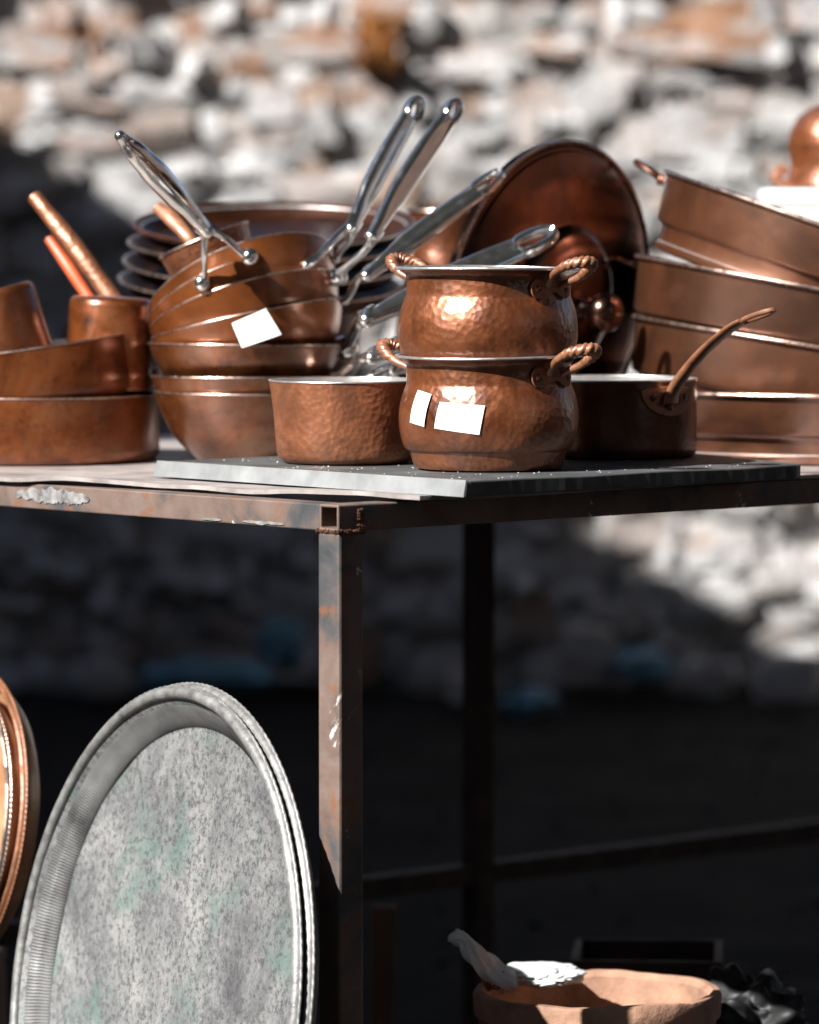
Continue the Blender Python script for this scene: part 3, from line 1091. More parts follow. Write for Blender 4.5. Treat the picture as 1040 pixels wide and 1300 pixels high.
def HP(out, z):
    return o_ * out + Vector((0, 0, z))


m_ = MB()
m_.tube(spline([HP(.099, .062), HP(.104, .076), HP(.122, .095), HP(.147, .116), HP(.174, .134), HP(.200, .148), HP(.216, .154)], 8),
        [.011, .0092, .0086, .0088, .0092, .0096, .0098], [.0034, .0056, .0056, .0050, .0044, .0040, .0036], up=tg_, n=20)
c0, c1 = HP(.216, .154), HP(.256, .165)
loop_ = []
for k in range(26):
    t = 2 * math.pi * k / 26
    loop_.append((c0 + c1) / 2 + (c1 - c0) * .56 * math.cos(t) + tg_ * .0080 * math.sin(t))
m_.tube(loop_, .0030, n=10, closed=True)
m_.build('handle', M_HANDLE, sr)


# ------------------------------------------------------------------ big wide pans
def big_pan(label, rimc, axis, r, h, grp='wide stepped copper pans', band=.029, yaw=0, loops=()):
    ax = Vector(axis).normalized()
    base = Vector(rimc) - ax * h
    M = axis_matrix(base, ax)
    t = thing('copper_pan', label, 'pan', M, grp)
    prof = [(0, 0), (r * .905, 0), (r * .922, .0015), (r * .928, .004), (r * .930, .0095), (r * .918, .0115), (r * .920, band), (r * .925, band + .002), (r * .962, band + .0055), (r * .970, band + .009), (r * .985, h - .004), (r * .99, h)]
    m_ = MB()
    sd = rnd.uniform(0, 60)
    vessel(m_, prof, .002, 144, mod=lambda rr, z, a: (rr + (.0012 * mnoise.noise(Vector((math.cos(a) * 1.7 + sd, math.sin(a) * 1.7, z * 9))) if z > .001 else 0), z))
    m_.build('body', [M_BIG, M_TIN], t)
    m_ = MB()
    ring(m_, r * .995, h + .001, .0042, .0030, 144)
    m_.build('rim', M_BRIM, t)
    for (az, rise, mat, s) in loops:
        o1 = Vector((math.cos(az), math.sin(az), 0))
        t1 = Vector((-math.sin(az), math.cos(az), 0))
        c = o1 * r + Vector((0, 0, h - .010))
        pts = [c + t1 * a * s + o1 * b * s + Vector((0, 0, q * s)) for a, b, q in ((-.030, .002, 0), (-.028, .018, .004 + rise * .4), (-.016, .036, .006 + rise), (0, .040, .007 + rise), (.016, .036, .006 + rise), (.028, .018, .004 + rise * .4), (.030, .002, 0))]
        m_ = MB()
        m_.tube(spline(pts, 6), .0042 * s, n=10)
        hh = m_.build('handle', mat, t)
        for sg in (-1, 1):
            rivet(hh, 'rivet', c + t1 * (.030 * s * sg) + o1 * .001, o1, .008 * s, .005 * s, mat)
    return t


D = 5.64
SC = Vector((.503, D, 0))
big_pan('lowest of the stepped wide copper pans, flat on the table', (.510, 5.615, ZS + .079), (0, 0, 1), .266, .079, loops=())


def roll_axis(deg, pitch=0):
    return (math.sin(R(deg)), -math.sin(R(pitch)), math.cos(R(deg)))


def pan_at(label, left, deg, r, h, pitch=0, loops=()):
    L = W(left[0], left[1], D)
    c = L + Vector((math.cos(R(deg)), 0, -math.sin(R(deg)))) * (r * 1.01)
    return big_pan(label, c, roll_axis(deg, pitch), r, h, loops=loops)


pan_at('second wide copper pan from the table, its wall crossed by the raised saucepan handle', (801, 402), 8.6, .238, .097, 0, ())
pan_at('third wide copper pan up, gaping under the most tilted pan', (806, 326), 10.2, .236, .096, 0, ((R(172), .0, M_BRIM, .6),))
pan_at('topmost wide copper pan of the stack, tilted the most', (843, 218), 19.0, .236, .090, 1.5, ((R(172), .004, M_DARKC, .95),))

# ------------------------------------------------------------------ lid leaning on the stack
n_ = Vector((.76, -.63, -.15)).normalized()
LC = W(703, 383, 5.60)
lid = thing('pan_lid', 'large round dark copper lid with a ball knob leaning against the wide pans', 'lid', axis_matrix(LC, n_, (0, 0, 1)))
LR = .190
lp = [(0, .034), (.030, .0335), (.058, .031), (.078, .026), (.088, .020), (.092, .0145), (.094, .0125), (.120, .010), (.150, .006), (.172, .001), (.178, -.001), (.180, -.004), (.184, -.0055), (.188, -.005), (.190, -.006),
      (.190, -.017), (.188, -.018), (.187, -.009), (.176, -.006), (.150, .0035), (.094, .0095), (.086, .0175), (.058, .0285), (0, .031)]
m_ = MB()
m_.lathe(lp, 128)
m_.build('lid_plate', M_LID, lid)
m_ = MB()
ring(m_, .1895, -.0055, .0022, .0022, 128)
m_.build('rim', M_BRIM, lid)
m_ = MB()
kp = [(0, .034), (.020, .034), (.021, .037), (.012, .0395), (.0085, .044), (.0085, .052), (.013, .054), (.0135, .056), (.011, .058), (.018, .063), (.0225, .071), (.0235, .079), (.021, .088), (.014, .0945), (.006, .097), (0, .0975)]
m_.lathe(kp, 40)
m_.build('knob', M_LID, lid)


# ------------------------------------------------------------------ fan of frying pans with steel handles
FD = 5.46


def frying(label, left, roll, pitch, r, h, mats, tin=False, deep=False):
    L = W(left[0], left[1], FD)
    cr, sr_ = math.cos(R(roll)), math.sin(R(roll))
    c = L + Vector((cr, 0, sr_)) * r
    ax = Vector((-sr_, math.sin(R(pitch)), cr)).normalized()
    base = c - ax * h
    t = thing('frying_pan', label, 'frying pan', axis_matrix(base, ax), 'copper frying pans with steel handles')
    if deep:
        p = [(0, 0), (r * .48, 0), (r * .52, .001), (r * .60, .008), (r * .78, h * .34), (r * .92, h * .68), (r * .985, h * .95), (r, h)]
    else:
        p = [(0, 0), (r * .60, 0), (r * .68, .0015), (r * .76, .006), (r * .88, h * .32), (r * .95, h * .62), (r * .99, h * .93), (r, h)]
    m_ = MB()
    vessel(m_, p[:2] + smooth_prof(p[2:], 4), .0018, 112)
    m_.build('body', [mats, M_TIN if tin else mats], t)
    m_ = MB()
    ring(m_, r - .0008, h + .0003, .0013, .0013, 112)
    m_.build('rim', M_BRIM, t)
    return t


def steel_handle(root, tip, neck, feet, nrm, wid=.0095, thk=.0055, slot=.024, bow=0.0, padr=.0075, prong=.0026):
    """cast steel handle: grooved body, slotted end, two prongs with riveted feet (all given in world space)"""
    tip, neck, nrm = Vector(tip), Vector(neck), Vector(nrm)
    d = (tip - neck)
    ln = d.length
    d.normalize()
    nrm = (nrm - d * nrm.dot(d)).normalized()
    sd = d.cross(nrm)
    end = tip - d * (slot * 1.75) if slot else tip - d * .004
    m_ = MB()
    pts = [neck + (end - neck) * t + nrm * (bow * math.sin(math.pi * t)) for t in (0, .25, .5, .75, 1)]
    path = spline(pts, 7)

    def sec(t, th):
        k = min(1, max(0, (t - .08) / .2)) * min(1, max(0, (1.0 - t) / .12))
        return 1.0 - (.34 if slot else -.12) * k * max(0, math.cos(th)) ** (6 if slot else 3)
    if slot:
        m_.tube(path, [thk * .75, thk * .9, thk * 1.1, thk * 1.1, thk * .95, thk * .75], [wid * .50, wid * .70, wid * .98, wid * 1.0, wid * .98, wid * .90], n=28, up=nrm, sec=sec)
        # slotted end: closed loop
        c = end + d * (slot * .86)
        lp_ = []
        for k in range(36):
            t = 2 * math.pi * k / 36
            cx, sy = math.cos(t), math.sin(t)
            cx = math.copysign(abs(cx) ** .8, cx)
            w = wid * .62 * (1 - .16 * cx)
            lp_.append(c + d * (slot * .92 * cx) + sd * (w * math.copysign(abs(sy) ** .8, sy)))
        m_.tube(lp_, thk * .72, wid * .30, n=10, closed=True, up=nrm)
    else:
        m_.tube(path, [thk * .75, thk * .9, thk * 1.1, thk * 1.1, thk * .9, thk * .55], [wid * .45, wid * .66, wid * .92, wid * 1.0, wid * .84, wid * .42], n=28, up=nrm, sec=sec)
        m_.ball(end, wid * .40, wid * .40, wid * .40)
        hc = tip - d * .016 + nrm * (thk * .72)
        ringp = [hc + d * (.0058 * math.cos(2 * math.pi * k / 20)) + sd * (.0048 * math.sin(2 * math.pi * k / 20)) for k in range(20)]
        m_.tube(ringp, .0016, n=8, closed=True)
    for i, ft in enumerate(feet):
        ft = Vector(ft)
        k = (ft - neck)
        o1 = sd * (wid * .32 * (1 if k.dot(sd) > 0 else -1))
        m_.tube(spline([neck + d * .016 + o1, neck + o1, neck + k * .35 + o1 * .9 + nrm * .002, neck + k * .75 + nrm * .001, ft], 5), [prong * 1.1, prong, prong, prong, prong], [prong * 1.7, prong * 1.5, prong * 1.3, prong * 1.3, prong * 1.8], n=10, up=nrm)
    m_.ball(neck, wid * .6, wid * .6, thk * .8, M=axis_matrix((0, 0, 0), (0, 0, 1)))
    h = m_.build('handle', M_STEEL, root, world=True)
    for ft in feet:
        rv = MB()
        rv.ball((0, 0, 0), padr, padr, padr * .85, 18, 8, axis_matrix(ft, nrm, (.1, .3, 1)))
        rv.build('rivet', M_STEEL, h, world=False)
        inv = ROOTM[root.name].inverted()
        me = [c_ for c_ in h.children][-1].data
        for v_ in me.vertices:
            v_.co = inv @ v_.co
    return h


FR = .113
GL = 'copper frying pans with steel handles'
b1 = frying('lowest round-bottomed copper pan of the fan, stained grey', (196, 497), 0, 0, .1105, ZC + 0.0 - .2065 - ZS, M_BOWL, deep=True)
b2 = frying('second copper pan from the bottom of the fanned stack', (192, 478), 0, 1, .112, .068, M_BOWL, deep=True)
b3 = frying('third copper pan up in the fan, its flat rim just under the white label', (188, 436), -.5, 1, FR, .066, M_BOWL, deep=True)
b4 = frying('fourth copper pan up in the fan, bearing the white label on its wall', (192, 431), 12, 4, FR, .056, M_FAN)
b5 = frying('fifth copper pan up in the fan, slightly opened between its neighbours', (191, 423), 17, 14, FR, .056, M_FAN)
b6 = frying('sixth copper pan up in the fan, just below the pan with round steel rivets', (190, 415), 20, 20, FR, .056, M_FAN)
b7 = frying('seventh copper pan up in the fan, its lone steel handle on two big rivets', (191, 405), 22, 24, FR, .056, M_FAN)

b8 = thing('copper_pan', 'small hammered copper pan with a pinkish copper handle, on top of the fan', 'pan', axis_matrix(W(273, 340, 5.49), Vector((-.38, .05, .92)), (1, 0, 0)))
m_ = MB()
vessel(m_, [(0, 0), (.042, 0), (.048, .003), (.051, .008), (.054, .030), (.0555, .034)], .0018, 88)
m_.build('body', [M_PANC, M_DARKC], b8)
m_ = MB()
ring(m_, .0552, .0345, .0016, .0014, 88)
m_.build('rim', M_BRIM, b8)
m_ = MB()
m_.tube(spline([W(258, 324, 5.47), W(240, 302, 5.47), W(218, 278, 5.49), W(200, 262, 5.51)], 6), [.004, .0045, .005, .0045], [.006, .0075, .009, .0075], up=(0, -1, .3), n=14)
m_.build('handle', M_HANDLE, b8, world=True)



def proj(p):
    c, s_ = math.cos(PITCH), math.sin(PITCH)
    d = Vector(p) - Vector((0, 0, ZC))
    dep = d.y * c - d.z * s_
    return 520 + F * d.x / dep, 650 - F * (d.y * s_ + d.z * c) / dep


def on_wall(root, px, py, r, h, push=.002):
    """point of a pan's outer wall that shows nearest to the given place in view, and the wall's outward direction"""
    M = ROOTM[root.name]
    best = None
    for k in range(0, 360, 2):
        for t in (.35, .45, .55, .65, .75, .85, .95):
            a = R(k)
            rr = r * (.88 + .12 * min(1, (t - .3) / .6) ** .6)
            o1 = M.to_3x3() @ Vector((math.cos(a), math.sin(a), 0))
            p = M @ Vector((rr * math.cos(a), rr * math.sin(a), h * t)) + o1 * push
            if o1.y > .25:
                continue
            x, y = proj(p)
            q = (x - px) ** 2 + (y - py) ** 2
            if best is None or q < best[0]:
                best = (q, p, o1)
    return best[1]


def feet(root, a, b_, h=.056, r=FR):
    return [on_wall(root, *a, r, h), on_wall(root, *b_, r, h)]


steel_handle(b7, W(150, 170, 5.20), W(262, 294, 5.315), feet(b7, (259, 361), (320, 328)), (.15, -.95, .3), .0158, .0098, 0, .004, .0108, .0034)
steel_handle(b6, W(531, 129, 5.52), W(446, 290, 5.42), feet(b6, (390, 338), (440, 322)), (.75, -.6, .25), .0140, .0085, .015, -.004, .0055, .0036)
steel_handle(b5, W(581, 131, 5.52), W(472, 300, 5.40), feet(b5, (426, 351), (470, 333)), (.75, -.6, .25), .0140, .0085, .015, -.004, .0100, .0036)
steel_handle(b4, W(635, 221, 5.50), W(466, 350, 5.36), feet(b4, (440, 378), (470, 372)), (-.25, -.75, .6), .0145, .0095, .026, .002, .006, .0044)
steel_handle(b3, W(702, 295, 5.40), W(466, 406, 5.315), feet(b3, (432, 428), (450, 440), .066), (-.2, -.8, .55), .0175, .0115, .028, .002, .0150, .0060)
steel_handle(b2, W(600, 405, 5.42), W(472, 455, 5.34), feet(b2, (422, 470), (430, 482), .068), (-.2, -.8, .55), .0150, .0100, .022, .001, .0095, .0060)
steel_handle(b1, W(640, 430, 5.46), W(500, 470, 5.36), [W(455, 489, 5.365), W(470, 498, 5.40)], (-.2, -.8, .55), .0125, .0090, .022, .001, .007, .0050)

# bent white label on the fourth pan
m_ = MB()
q = [W(295, 410, 5.343), W(338, 391, 5.352), W(358, 424, 5.343), W(308, 441, 5.335)]
nq = Vector((-.15, -.95, -.1)).normalized()
vv, ff = [], []
K = 8
for lift in (0, .0003):
    for i in range(K + 1):
        for j in range(K + 1):
            a = q[0].lerp(q[1], i / K)
            b_ = q[3].lerp(q[2], i / K)
            p = a.lerp(b_, j / K) + nq * (lift + .0035 * math.sin(math.pi * i / K) + .003)
            vv.append(p)
hf = (K + 1) ** 2
for i in range(K):
    for j in range(K):
        a = i * (K + 1) + j
        ff.append((a, a + 1, a + K + 2, a + K + 1))
        ff.append((hf + a, hf + a + K + 1, hf + a + K + 2, hf + a + 1))
m_.add(vv, ff)
m_.build('price_label', M_PAPER, b4, world=True, sharp=80)

# ------------------------------------------------------------------ copper at the far end of the left beam
SL = Vector((-.444, 5.516, ZS))
lo = thing('copper_pan', 'wide flat-bottomed copper pan on the table under another pan filled with small pots', 'pan', Matrix.Translation(SL), 'wide copper pans beside the fan')
m_ = MB()
lpf = [(0, 0), (.140, 0), (.1475, .0015), (.1510, .006), (.1520, .014), (.1510, .040), (.1500, .074), (.1505, .076)]
vessel(m_, lpf, .002, 128, mod=lambda r, z, a: (r + (.0010 * mnoise.noise(Vector((math.cos(a) * 2, math.sin(a) * 2, z * 12))) if z > .001 else 0), z))
m_.build('body', [M_LEFT, M_DARKC], lo)
m_ = MB()
ring(m_, .1502, .0765, .0013, .0012, 128)
m_.build('rim', M_BRIM, lo)
ax = Vector((-math.sin(R(8.3)), 0, math.cos(R(8.3))))
hi = thing('copper_pan', 'tilted copper pan holding small upturned pots, stacked on the wide flat-bottomed pan', 'pan', axis_matrix(SL + Vector((-.002, 0, .062)), ax), 'wide copper pans beside the fan')
m_ = MB()
vessel(m_, [(0, 0), (.134, 0), (.140, .002), (.1435, .008), (.1450, .02), (.1462, .066), (.1465, .068)], .002, 128)
m_.build('body', [M_LEFT, M_TIN], hi)
m_ = MB()
ring(m_, .1462, .0683, .0012, .0012, 128)
m_.build('rim', M_BRIM, hi)


def upturned(label, top, r, h, axis, grp='small upturned pots', mat=M_DARKC):
    """pot lying mouth down; top = centre of its flat bottom, which faces up"""
    ax = Vector(axis).normalized()
    M = axis_matrix(Vector(top), -ax)
    t = thing('small_pot', label, 'pot', M, grp)
    m_ = MB()
    p = [(0, 0), (r * .80, 0), (r * .88, .001), (r * .94, .004), (r * .965, .010), (r * .99, h * .6), (r * 1.03, h)]
    vessel(m_, p, .0018, 80)
    m_.build('body', [mat, M_TIN], t)
    m_ = MB()
    ring(m_, r * 1.03, h, .0015, .0013, 80)
    m_.build('rim', M_BRIM, t)
    return t


u1 = upturned('small upturned copper pot with a shiny streak and a long pale handle behind it', W(142, 377, 5.49), .0505, .105, (.05, .0, 1), mat=M_LEFT)
m_ = MB()
m_.tube(spline([W(190, 440, 5.58), W(145, 382, 5.60), W(92, 310, 5.63), W(43, 249, 5.66)], 6), [.006, .0075, .008, .0070], [.0095, .0105, .0112, .0088], up=(0, -1, .2), n=14)
m_.build('handle', M_PANC, u1, world=True)
u2 = upturned('small upturned copper pot leaning over, cut off by the picture edge', W(-8, 368, 5.47), .0480, .090, (-.27, .0, 1), mat=M_DARKC)
ld = thing('ladle', 'orange handled ladle standing behind the small upturned pots', 'ladle', W(190, 480, 5.62))
m_ = MB()
m_.tube(spline([W(170, 455, 5.62), W(118, 385, 5.66), W(88, 340, 5.68), W(62, 303, 5.70)], 6), [.005, .0055, .0055, .0045], [.006, .0065, .007, .0055], up=(0, -1, .2), n=12)
m_.build('handle', M_ORANGE, ld, world=True)
m_ = MB()
vessel(m_, [(0, 0), (.012, .001), (.024, .008), (.030, .020), (.031, .026)], .0015, 40, M=Matrix.Translation(W(175, 468, 5.61) + Vector((0, 0, -.026))))
m_.build('bowl', [M_DARKC, M_TIN], ld, world=True)
# folded white paper between the pots
m_ = MB()
c = W(76, 437, 5.52)
m_.add([c + Vector(p) for p in ((-.03, 0, -.03), (.03, .0, -.03), (.028, .02, .008), (-.02, .025, .004), (-.03, .006, -.03), (.03, .006, -.03), (.028, .026, .008), (-.02, .031, .004))],
       [(0, 1, 2, 3), (7, 6, 5, 4), (0, 4, 5, 1), (1, 5, 6, 2), (2, 6, 7, 3), (3, 7, 4, 0)])
o = m_.build('folded_paper', M_PAPER, smooth=False)
o['label'] = 'scrap of white paper tucked between the two small upturned pots'
o['category'] = 'paper'

# ------------------------------------------------------------------ stack of trays behind the fan
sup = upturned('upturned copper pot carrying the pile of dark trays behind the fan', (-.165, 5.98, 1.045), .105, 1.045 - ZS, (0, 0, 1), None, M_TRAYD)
tl = ['topmost dark copper tray of the pile behind the steel handles', 'second dark tray from the top of the pile behind the steel handles', 'third dark tray from the top of the pile behind the fan of pans', 'lowest dark tray of the pile, resting on the upturned pot']
tax = Vector((.01, -math.sin(R(8.5)), math.cos(R(8.5))))
for k in range(4):
    c = W(348 - 6 * k, 284 + 25 * k, 5.93)
    t = thing('dark_tray', tl[k], 'tray', axis_matrix(c, (tax + Vector((.012 * (k - 1), .02 * (k % 2), 0))).normalized()), 'pile of dark trays')
    r = .176
    m_ = MB()
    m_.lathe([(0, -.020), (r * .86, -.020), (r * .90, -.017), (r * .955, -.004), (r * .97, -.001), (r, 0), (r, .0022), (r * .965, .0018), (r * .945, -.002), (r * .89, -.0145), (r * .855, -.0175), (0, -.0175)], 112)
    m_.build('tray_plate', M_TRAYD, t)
    m_ = MB()
    ring(m_, r, .001, .0024, .0018, 112)
    m_.build('rim', M_DARKC if k == 0 else M_BRIM, t)
    if k == 0:
        m_ = MB()
        ring(m_, r * .952, -.0035, .0026, .0022, 112)
        m_.build('inner_ring', M_TINRIM, t)

# tall jug seen between the handles and the lid
jg = thing('copper_jug', 'blurred copper jug standing between the steel handles and the big lid', 'jug', Matrix.Translation(Vector((W(568, 0, 6.15).x, 6.15, ZS))))
m_ = MB()
vessel(m_, [(0, 0), (.05, 0), (.055, .004), (.066, .06), (.068, .12), (.060, .19), (.046, .235), (.044, .26), (.052, .29)], .002, 64)
m_.build('body', [M_BELLY, M_TIN], jg)
m_ = MB()
ring(m_, .052, .290, .002, .002, 64)
m_.build('rim', M_BRIM, jg)

# white box with a round pot on it
bxp = W(1062, 240, 6.45)
wb = thing('white_box', 'white foam box behind the topmost wide pan', 'box', Matrix.Translation((bxp.x, 6.45, ZS)))
m_ = MB()
m_.box((-.092, -.10, 0.0), (.16, .12, bxp.z - ZS - .022))
m_.build('box_body', M_WBOX, wb, smooth=False, bevel=.003)
m_ = MB()
m_.box((-.096, -.104, bxp.z - ZS - .0215), (.164, .124, bxp.z - ZS))
m_.build('box_lid', M_WBOX, wb, smooth=False, bevel=.003)
kc = W(1070, 240, 6.40)
kt = thing('round_pot', 'round copper pot with small side knobs standing on the white foam box', 'pot', Matrix.Translation((kc.x, 6.42, bxp.z + .0005)))
m_ = MB()
vessel(m_, [(0, 0), (.070, 0), (.0765, .003), (.0745, .012), (.0700, .022), (.0690, .034), (.0730, .055), (.0710, .075), (.0610, .095), (.0450, .108), (.030, .114)], .002, 64)
m_.build('body', [M_BELLY, M_TIN], kt)
for sg in (-1, 1):
    m_ = MB()
    m_.tube(spline([(sg * .074, -.005, .006), (sg * .092, -.008, .013), (sg * .084, -.008, .022), (sg * .084, -.008, .028), (sg * .074, -.006, .022)], 5), .006, n=10)
    m_.build('handle', M_HANDLE, kt)

# ------------------------------------------------------------------ leaning trays
TN = Vector((-.862, -.482, .15)).normalized()


def tray(label, c, R_, n, mface, mrim, grp, ribs=520, name='round_tray', depth=.027):
    t = thing(name, label, 'tray', axis_matrix(c, n, (0, 0, 1)), grp)
    k = R_ / .338
    m_ = MB()
    f0 = .294 * k
    m_.lathe([(0, -.002), (f0, -.002), (f0 + .004 * k, 0.0), (.306 * k, .006), (.322 * k, depth - .004), (.326 * k, depth - .001),
              (.329 * k, depth - .004), (.324 * k, depth - .011), (.306 * k, .002), (f0, -.0045), (0, -.0045)], 160,
             mod=lambda r, z, a: (r, z + .0012 * mnoise.noise(Vector((math.cos(a) * r * 14, math.sin(a) * r * 14, 1)))))
    m_.build('tray_plate', mface, t)
    # ribbed border band
    m_ = MB()
    seg = ribs * 3
    a0, b0 = (.2978 * k, -.0004), (.3195 * k, depth - .0065)
    prof = [(a0[0] + (b0[0] - a0[0]) * q, a0[1] + (b0[1] - a0[1]) * q) for q in (0, .1, .5, .9, 1)]

    def mod(r, z, a):
        q = (r - a0[0]) / (b0[0] - a0[0])
        ed = min(1, q / .1, (1 - q) / .1)
        lift = .0008 + .0017 * max(0, ed) * (.5 + .5 * math.cos(a * ribs))
        return r - lift * .7, z + lift
    m_.lathe(prof, seg, 0, None, mod)
    m_.build('ribbed_border', M_RIBS if mface is M_TRAYS else mface, t, sharp=80)
    m_ = MB()
    prof = [(.3315 * k + .0065 * k * math.cos(x), depth + .0055 * math.sin(x)) for x in [2 * math.pi * q / 12 for q in range(13)]]
    m_.lathe(prof, 200, 0, None, lambda r, z, a: (r, z + .0008 * mnoise.noise(Vector((a * 6, r * 30, 0)))))
    m_.build('rim', mrim, t)
    m_ = MB()
    ring(m_, .3385 * k, depth - .001, .0016, .0016, 720, mod=lambda r, z, a: (r + .0004 * math.cos(a * 180), z))
    m_.build('beaded_edge', mrim, t)
    return t


TC = W(217, 1290, 4.965)
TC.z = .331 * math.sqrt(1 - .15 ** 2) + .000
tray('front grey tinned tray with green stains, leaning against the rusty table leg', TC, .331, TN, M_TRAYS, M_TRAYR, 'grey trays leaning on the table')
tray('rear grey tray mostly hidden behind the green stained tray, only its rim showing', TC - TN * .012 + Vector((.002, 0, .004)), .331, TN, M_TRAYS, M_TRAYR, 'grey trays leaning on the table')
CC = W(-46, 1075, 5.45)
CN = Vector((-.86, -.48, .17)).normalized()
CC.z = .269 + .180 * math.sqrt(1 - .17 ** 2)
tray('front copper tray with a pale shiny face, half outside the picture', CC, .174, CN, M_TRAYC, M_BRIM, 'copper trays beside the grey trays', 300, depth=.024)
tray('rear copper tray with a beaded edge, behind the pale copper tray', CC - CN * .012 + Vector((.004, 0, .006)), .180, CN, M_TRAYC, M_HANDLE, 'copper trays beside the grey trays', 300, depth=.024)

# crate on which the copper trays stand
cz = .2685
cr = thing('wooden_crate', 'small slatted wooden crate carrying the copper trays', 'crate', Matrix.Translation((-.62, 5.53, 0)))
for k in range(4):
    for (y0_, y1_) in ((-.17, -.155), (.155, .17)):
        m_ = MB()
        m_.box((-.13, y0_, .01 + k * (cz - .02) / 4), (.13, y1_, .01 + (k + .82) * (cz - .02) / 4))
        m_.build('slat', M_WOOD, cr, smooth=False)
for sx in (-.13, .115):
    m_ = MB()
    m_.box((sx, -.154, 0), (sx + .015, .154, cz - .012))
    m_.build('side_panel', M_WOOD, cr, smooth=False)
m_ = MB()
m_.box((-.13, -.17, cz - .0115), (.13, .17, cz))
m_.build('top_board', M_WOOD, cr, smooth=False)

# ------------------------------------------------------------------ under the table
BD = 5.15
bw = W(758, 1256, BD)
basin = thing('clay_basin', 'pale terracotta coloured basin with a ragged rim on the ground under the table', 'basin', Matrix.Translation((bw.x, BD, 0)))
m_ = MB()
hB = bw.z
bp = [(0, 0.0), (.098, 0.0), (.104, .004), (.122, .15), (.130, hB - .036), (.1315, hB - .030), (.1355, hB - .026), (.1365, hB - .004), (.1345, hB), (.127, hB + .0005), (.121, hB - .006), (.108, .15), (.09, .03), (0, .02)]
m_.lathe(bp, 120, mod=lambda r, z, a: (r * (1 + .012 * mnoise.noise(Vector((a * 2.0, z * 6, 0)))), z + (.004 * mnoise.noise(Vector((math.cos(a) * 1.6, math.sin(a) * 1.6, 3))) + .0016 * mnoise.noise(Vector((math.cos(a) * 6, math.sin(a) * 6, 3))) if z > hB - .03 else 0)))
m_.build('body', M_CLAY, basin)
for (az, zz) in ((-78, hB - .050), (-58, hB - .056)):
    a = R(az)
    m_ = MB()
    pts = []
    for k in range(20):
        t = 2 * math.pi * k / 20
        pts.append(Vector((.134 * math.cos(a + .085 * math.cos(t)), .134 * math.sin(a + .085 * math.cos(t)), zz + .012 * math.sin(t))))
    m_.tube(pts, .0035, n=8, closed=True)
    m_.build('ring_handle', M_CLAY, basin)


def crumple(name, label, cat, c, dims, mat, seed, amp=.45, rot=0, group=None, subdiv=3):
    import bmesh
    bm = bmesh.new()
    bmesh.ops.create_icosphere(bm, subdivisions=5, radius=1)
    for v in bm.verts:
        n = mnoise.noise(v.co * 1.9 + Vector((seed, 0, 0))) * amp + abs(mnoise.noise(v.co * 3.3 + Vector((0, seed, 0)))) * amp * .9
        v.co *= 1 + n
    me = bpy.data.meshes.new(name)
    bm.to_mesh(me)
    bm.free()
    for v in me.vertices:
        v.co = Vector((v.co.x * dims[0], v.co.y * dims[1], v.co.z * dims[2]))
    me.materials.append(mat)
    me.polygons.foreach_set('use_smooth', [True] * len(me.polygons))
    o = bpy.data.objects.new(name, me)
    scene.collection.objects.link(o)
    o.location = c
    o.rotation_euler = (0, rot, 0)
    o['label'] = label
    o['category'] = cat
    if group:
        o['group'] = group
    return o


m_ = MB()
ps = spline([W(648, 1250, BD - .02), W(622, 1232, BD - .03), W(603, 1212, BD - .05), W(588, 1192, BD - .06), W(576, 1190, BD - .06), W(582, 1181, BD - .05)], 6)
m_.tube(ps, [.012, .013, .010, .008, .0075, .002], [.014, .007, .005, .0035, .005, .002], n=22, sec=lambda t, th: 1 + .22 * math.sin(th * 3 + t * 9) + .13 * math.sin(th * 7 - t * 17))
o = m_.build('plastic_wrap', M_WHITEBAG)
o['label'] = 'twisted strip of white plastic sticking up out of the clay basin'
o['category'] = 'wrapping'
crumple('paper_wad', 'flat crumpled white wad lying inside the clay basin', 'paper', W(688, 1237, BD + .05), (.044, .05, .009), M_WHITEBAG, 3, .35)
crumple('card_scrap', 'torn brown card scrap between the white strip and wad', 'cardboard', W(630, 1240, BD - .01), (.014, .02, .014), M_SCRAP, 9, .3)
crumple('plastic_bag', 'crumpled black plastic bag on the ground beside the basin', 'bag', W(950, 1284, BD + .15) - Vector((0, 0, .02)), (.055, .06, .05), M_BLACK, 5, .6)
bc = W(822, 1206, BD + .62)
ct = thing('brown_crate', 'dark brown open box standing behind the clay basin', 'box', Matrix.Translation((bc.x, bc.y, 0)) @ Matrix.Rotation(R(-4), 4, 'Z'))
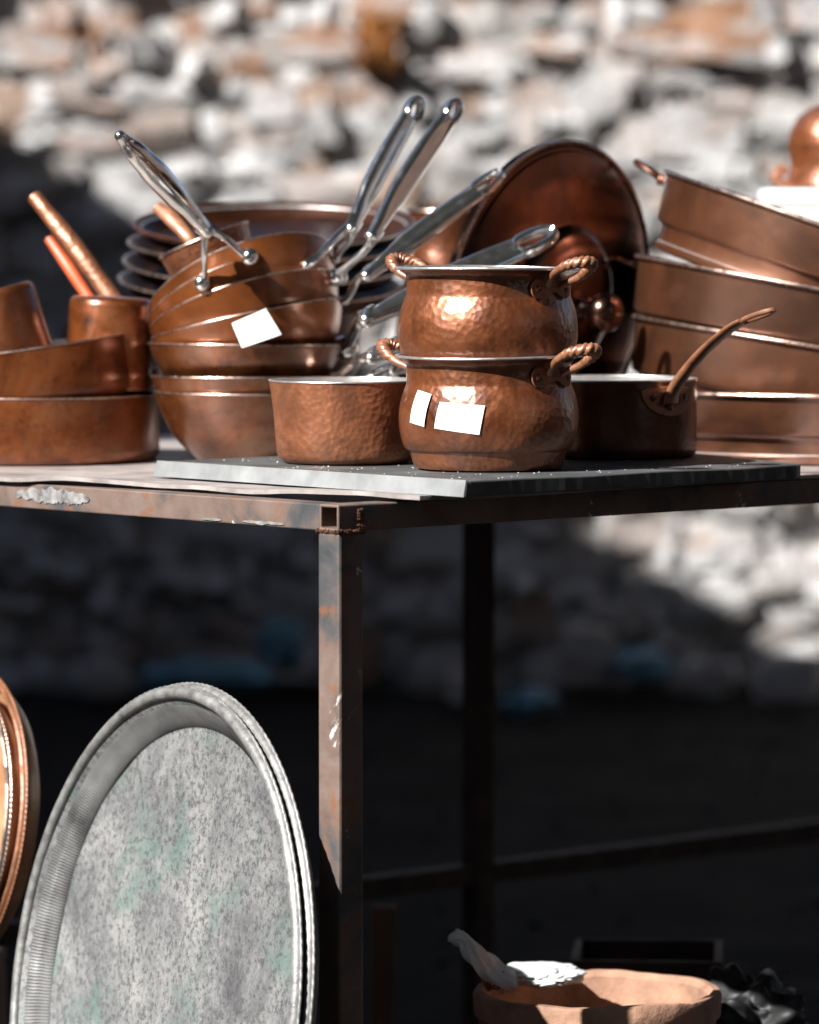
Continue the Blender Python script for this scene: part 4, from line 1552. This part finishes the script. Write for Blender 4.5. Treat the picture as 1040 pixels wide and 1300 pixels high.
for (lo_, hi_) in (((-.092, -.09, 0), (.092, -.08, bc.z)), ((-.092, .08, 0), (.092, .09, bc.z)), ((-.092, -.0795, 0), (-.082, .0795, bc.z)), ((.082, -.0795, 0), (.092, .0795, bc.z))):
    m_ = MB()
    m_.box(lo_, hi_)
    m_.build('side_panel', M_CRATE, ct, smooth=False, bevel=.002)
# plank standing on its end behind the front leg
pk = W(483, 1145, 6.2)
m_ = MB()
m_.box((-.015, -.01, 0), (.016, .01, pk.z), M=Matrix.Translation((pk.x, 6.2, -.005)) @ Matrix.Rotation(R(1), 4, 'Y'))
o = m_.build('wooden_plank', M_WOOD, smooth=False, bevel=.002)
o['label'] = 'narrow brown plank standing upright behind the rusty front leg'
o['category'] = 'plank'

# litter and loose stones at the foot of the wall
crumple('plastic_bag', 'light blue plastic bag lying at the foot of the stone wall', 'bag', W(812, 846, 11.2), (.075, .06, .035), M_BLUE, 12, .4)
crumple('plastic_bag', 'flat blue plastic scrap lying on the dark ground near the wall', 'bag', W(672, 890, 10.9), (.055, .05, .026), M_BLUE, 15, .4)
crumple('plastic_bag', 'dim blue plastic bag against the shaded part of the wall', 'bag', W(360, 815, 11.3), (.05, .05, .055), M_BLUE, 18, .4)
crumple('tarpaulin', 'long folded dark blue tarpaulin at the shaded wall foot', 'tarpaulin', W(262, 858, 11.25), (.15, .08, .036), M_BLUE, 21, .2)
bl = ['big grey loose stone beside the light blue bag', 'loose stone half hidden behind the rear table leg', 'loose stone in the bright corner of the wall foot', 'loose stone under the shadow edge by the wall', 'loose stone beside the dark blue tarpaulin']
for i, (px, py, s) in enumerate(((745, 822, .06), (596, 872, .05), (1000, 862, .07), (900, 858, .055), (130, 862, .06))):
    vv, ff = rock(0, 0, 0, s * 1.2, s, s * .85, .55, .14)
    m_ = MB()
    m_.add(vv, ff)
    o = m_.build('loose_stone', M_STONE)
    o.location = W(px, py, 11.2 - .05 * (i % 3))
    o.location.z = max(.02, o.location.z)
    o['label'] = bl[i]
    o['category'] = 'stone'
    o['group'] = 'loose stones at the wall foot'
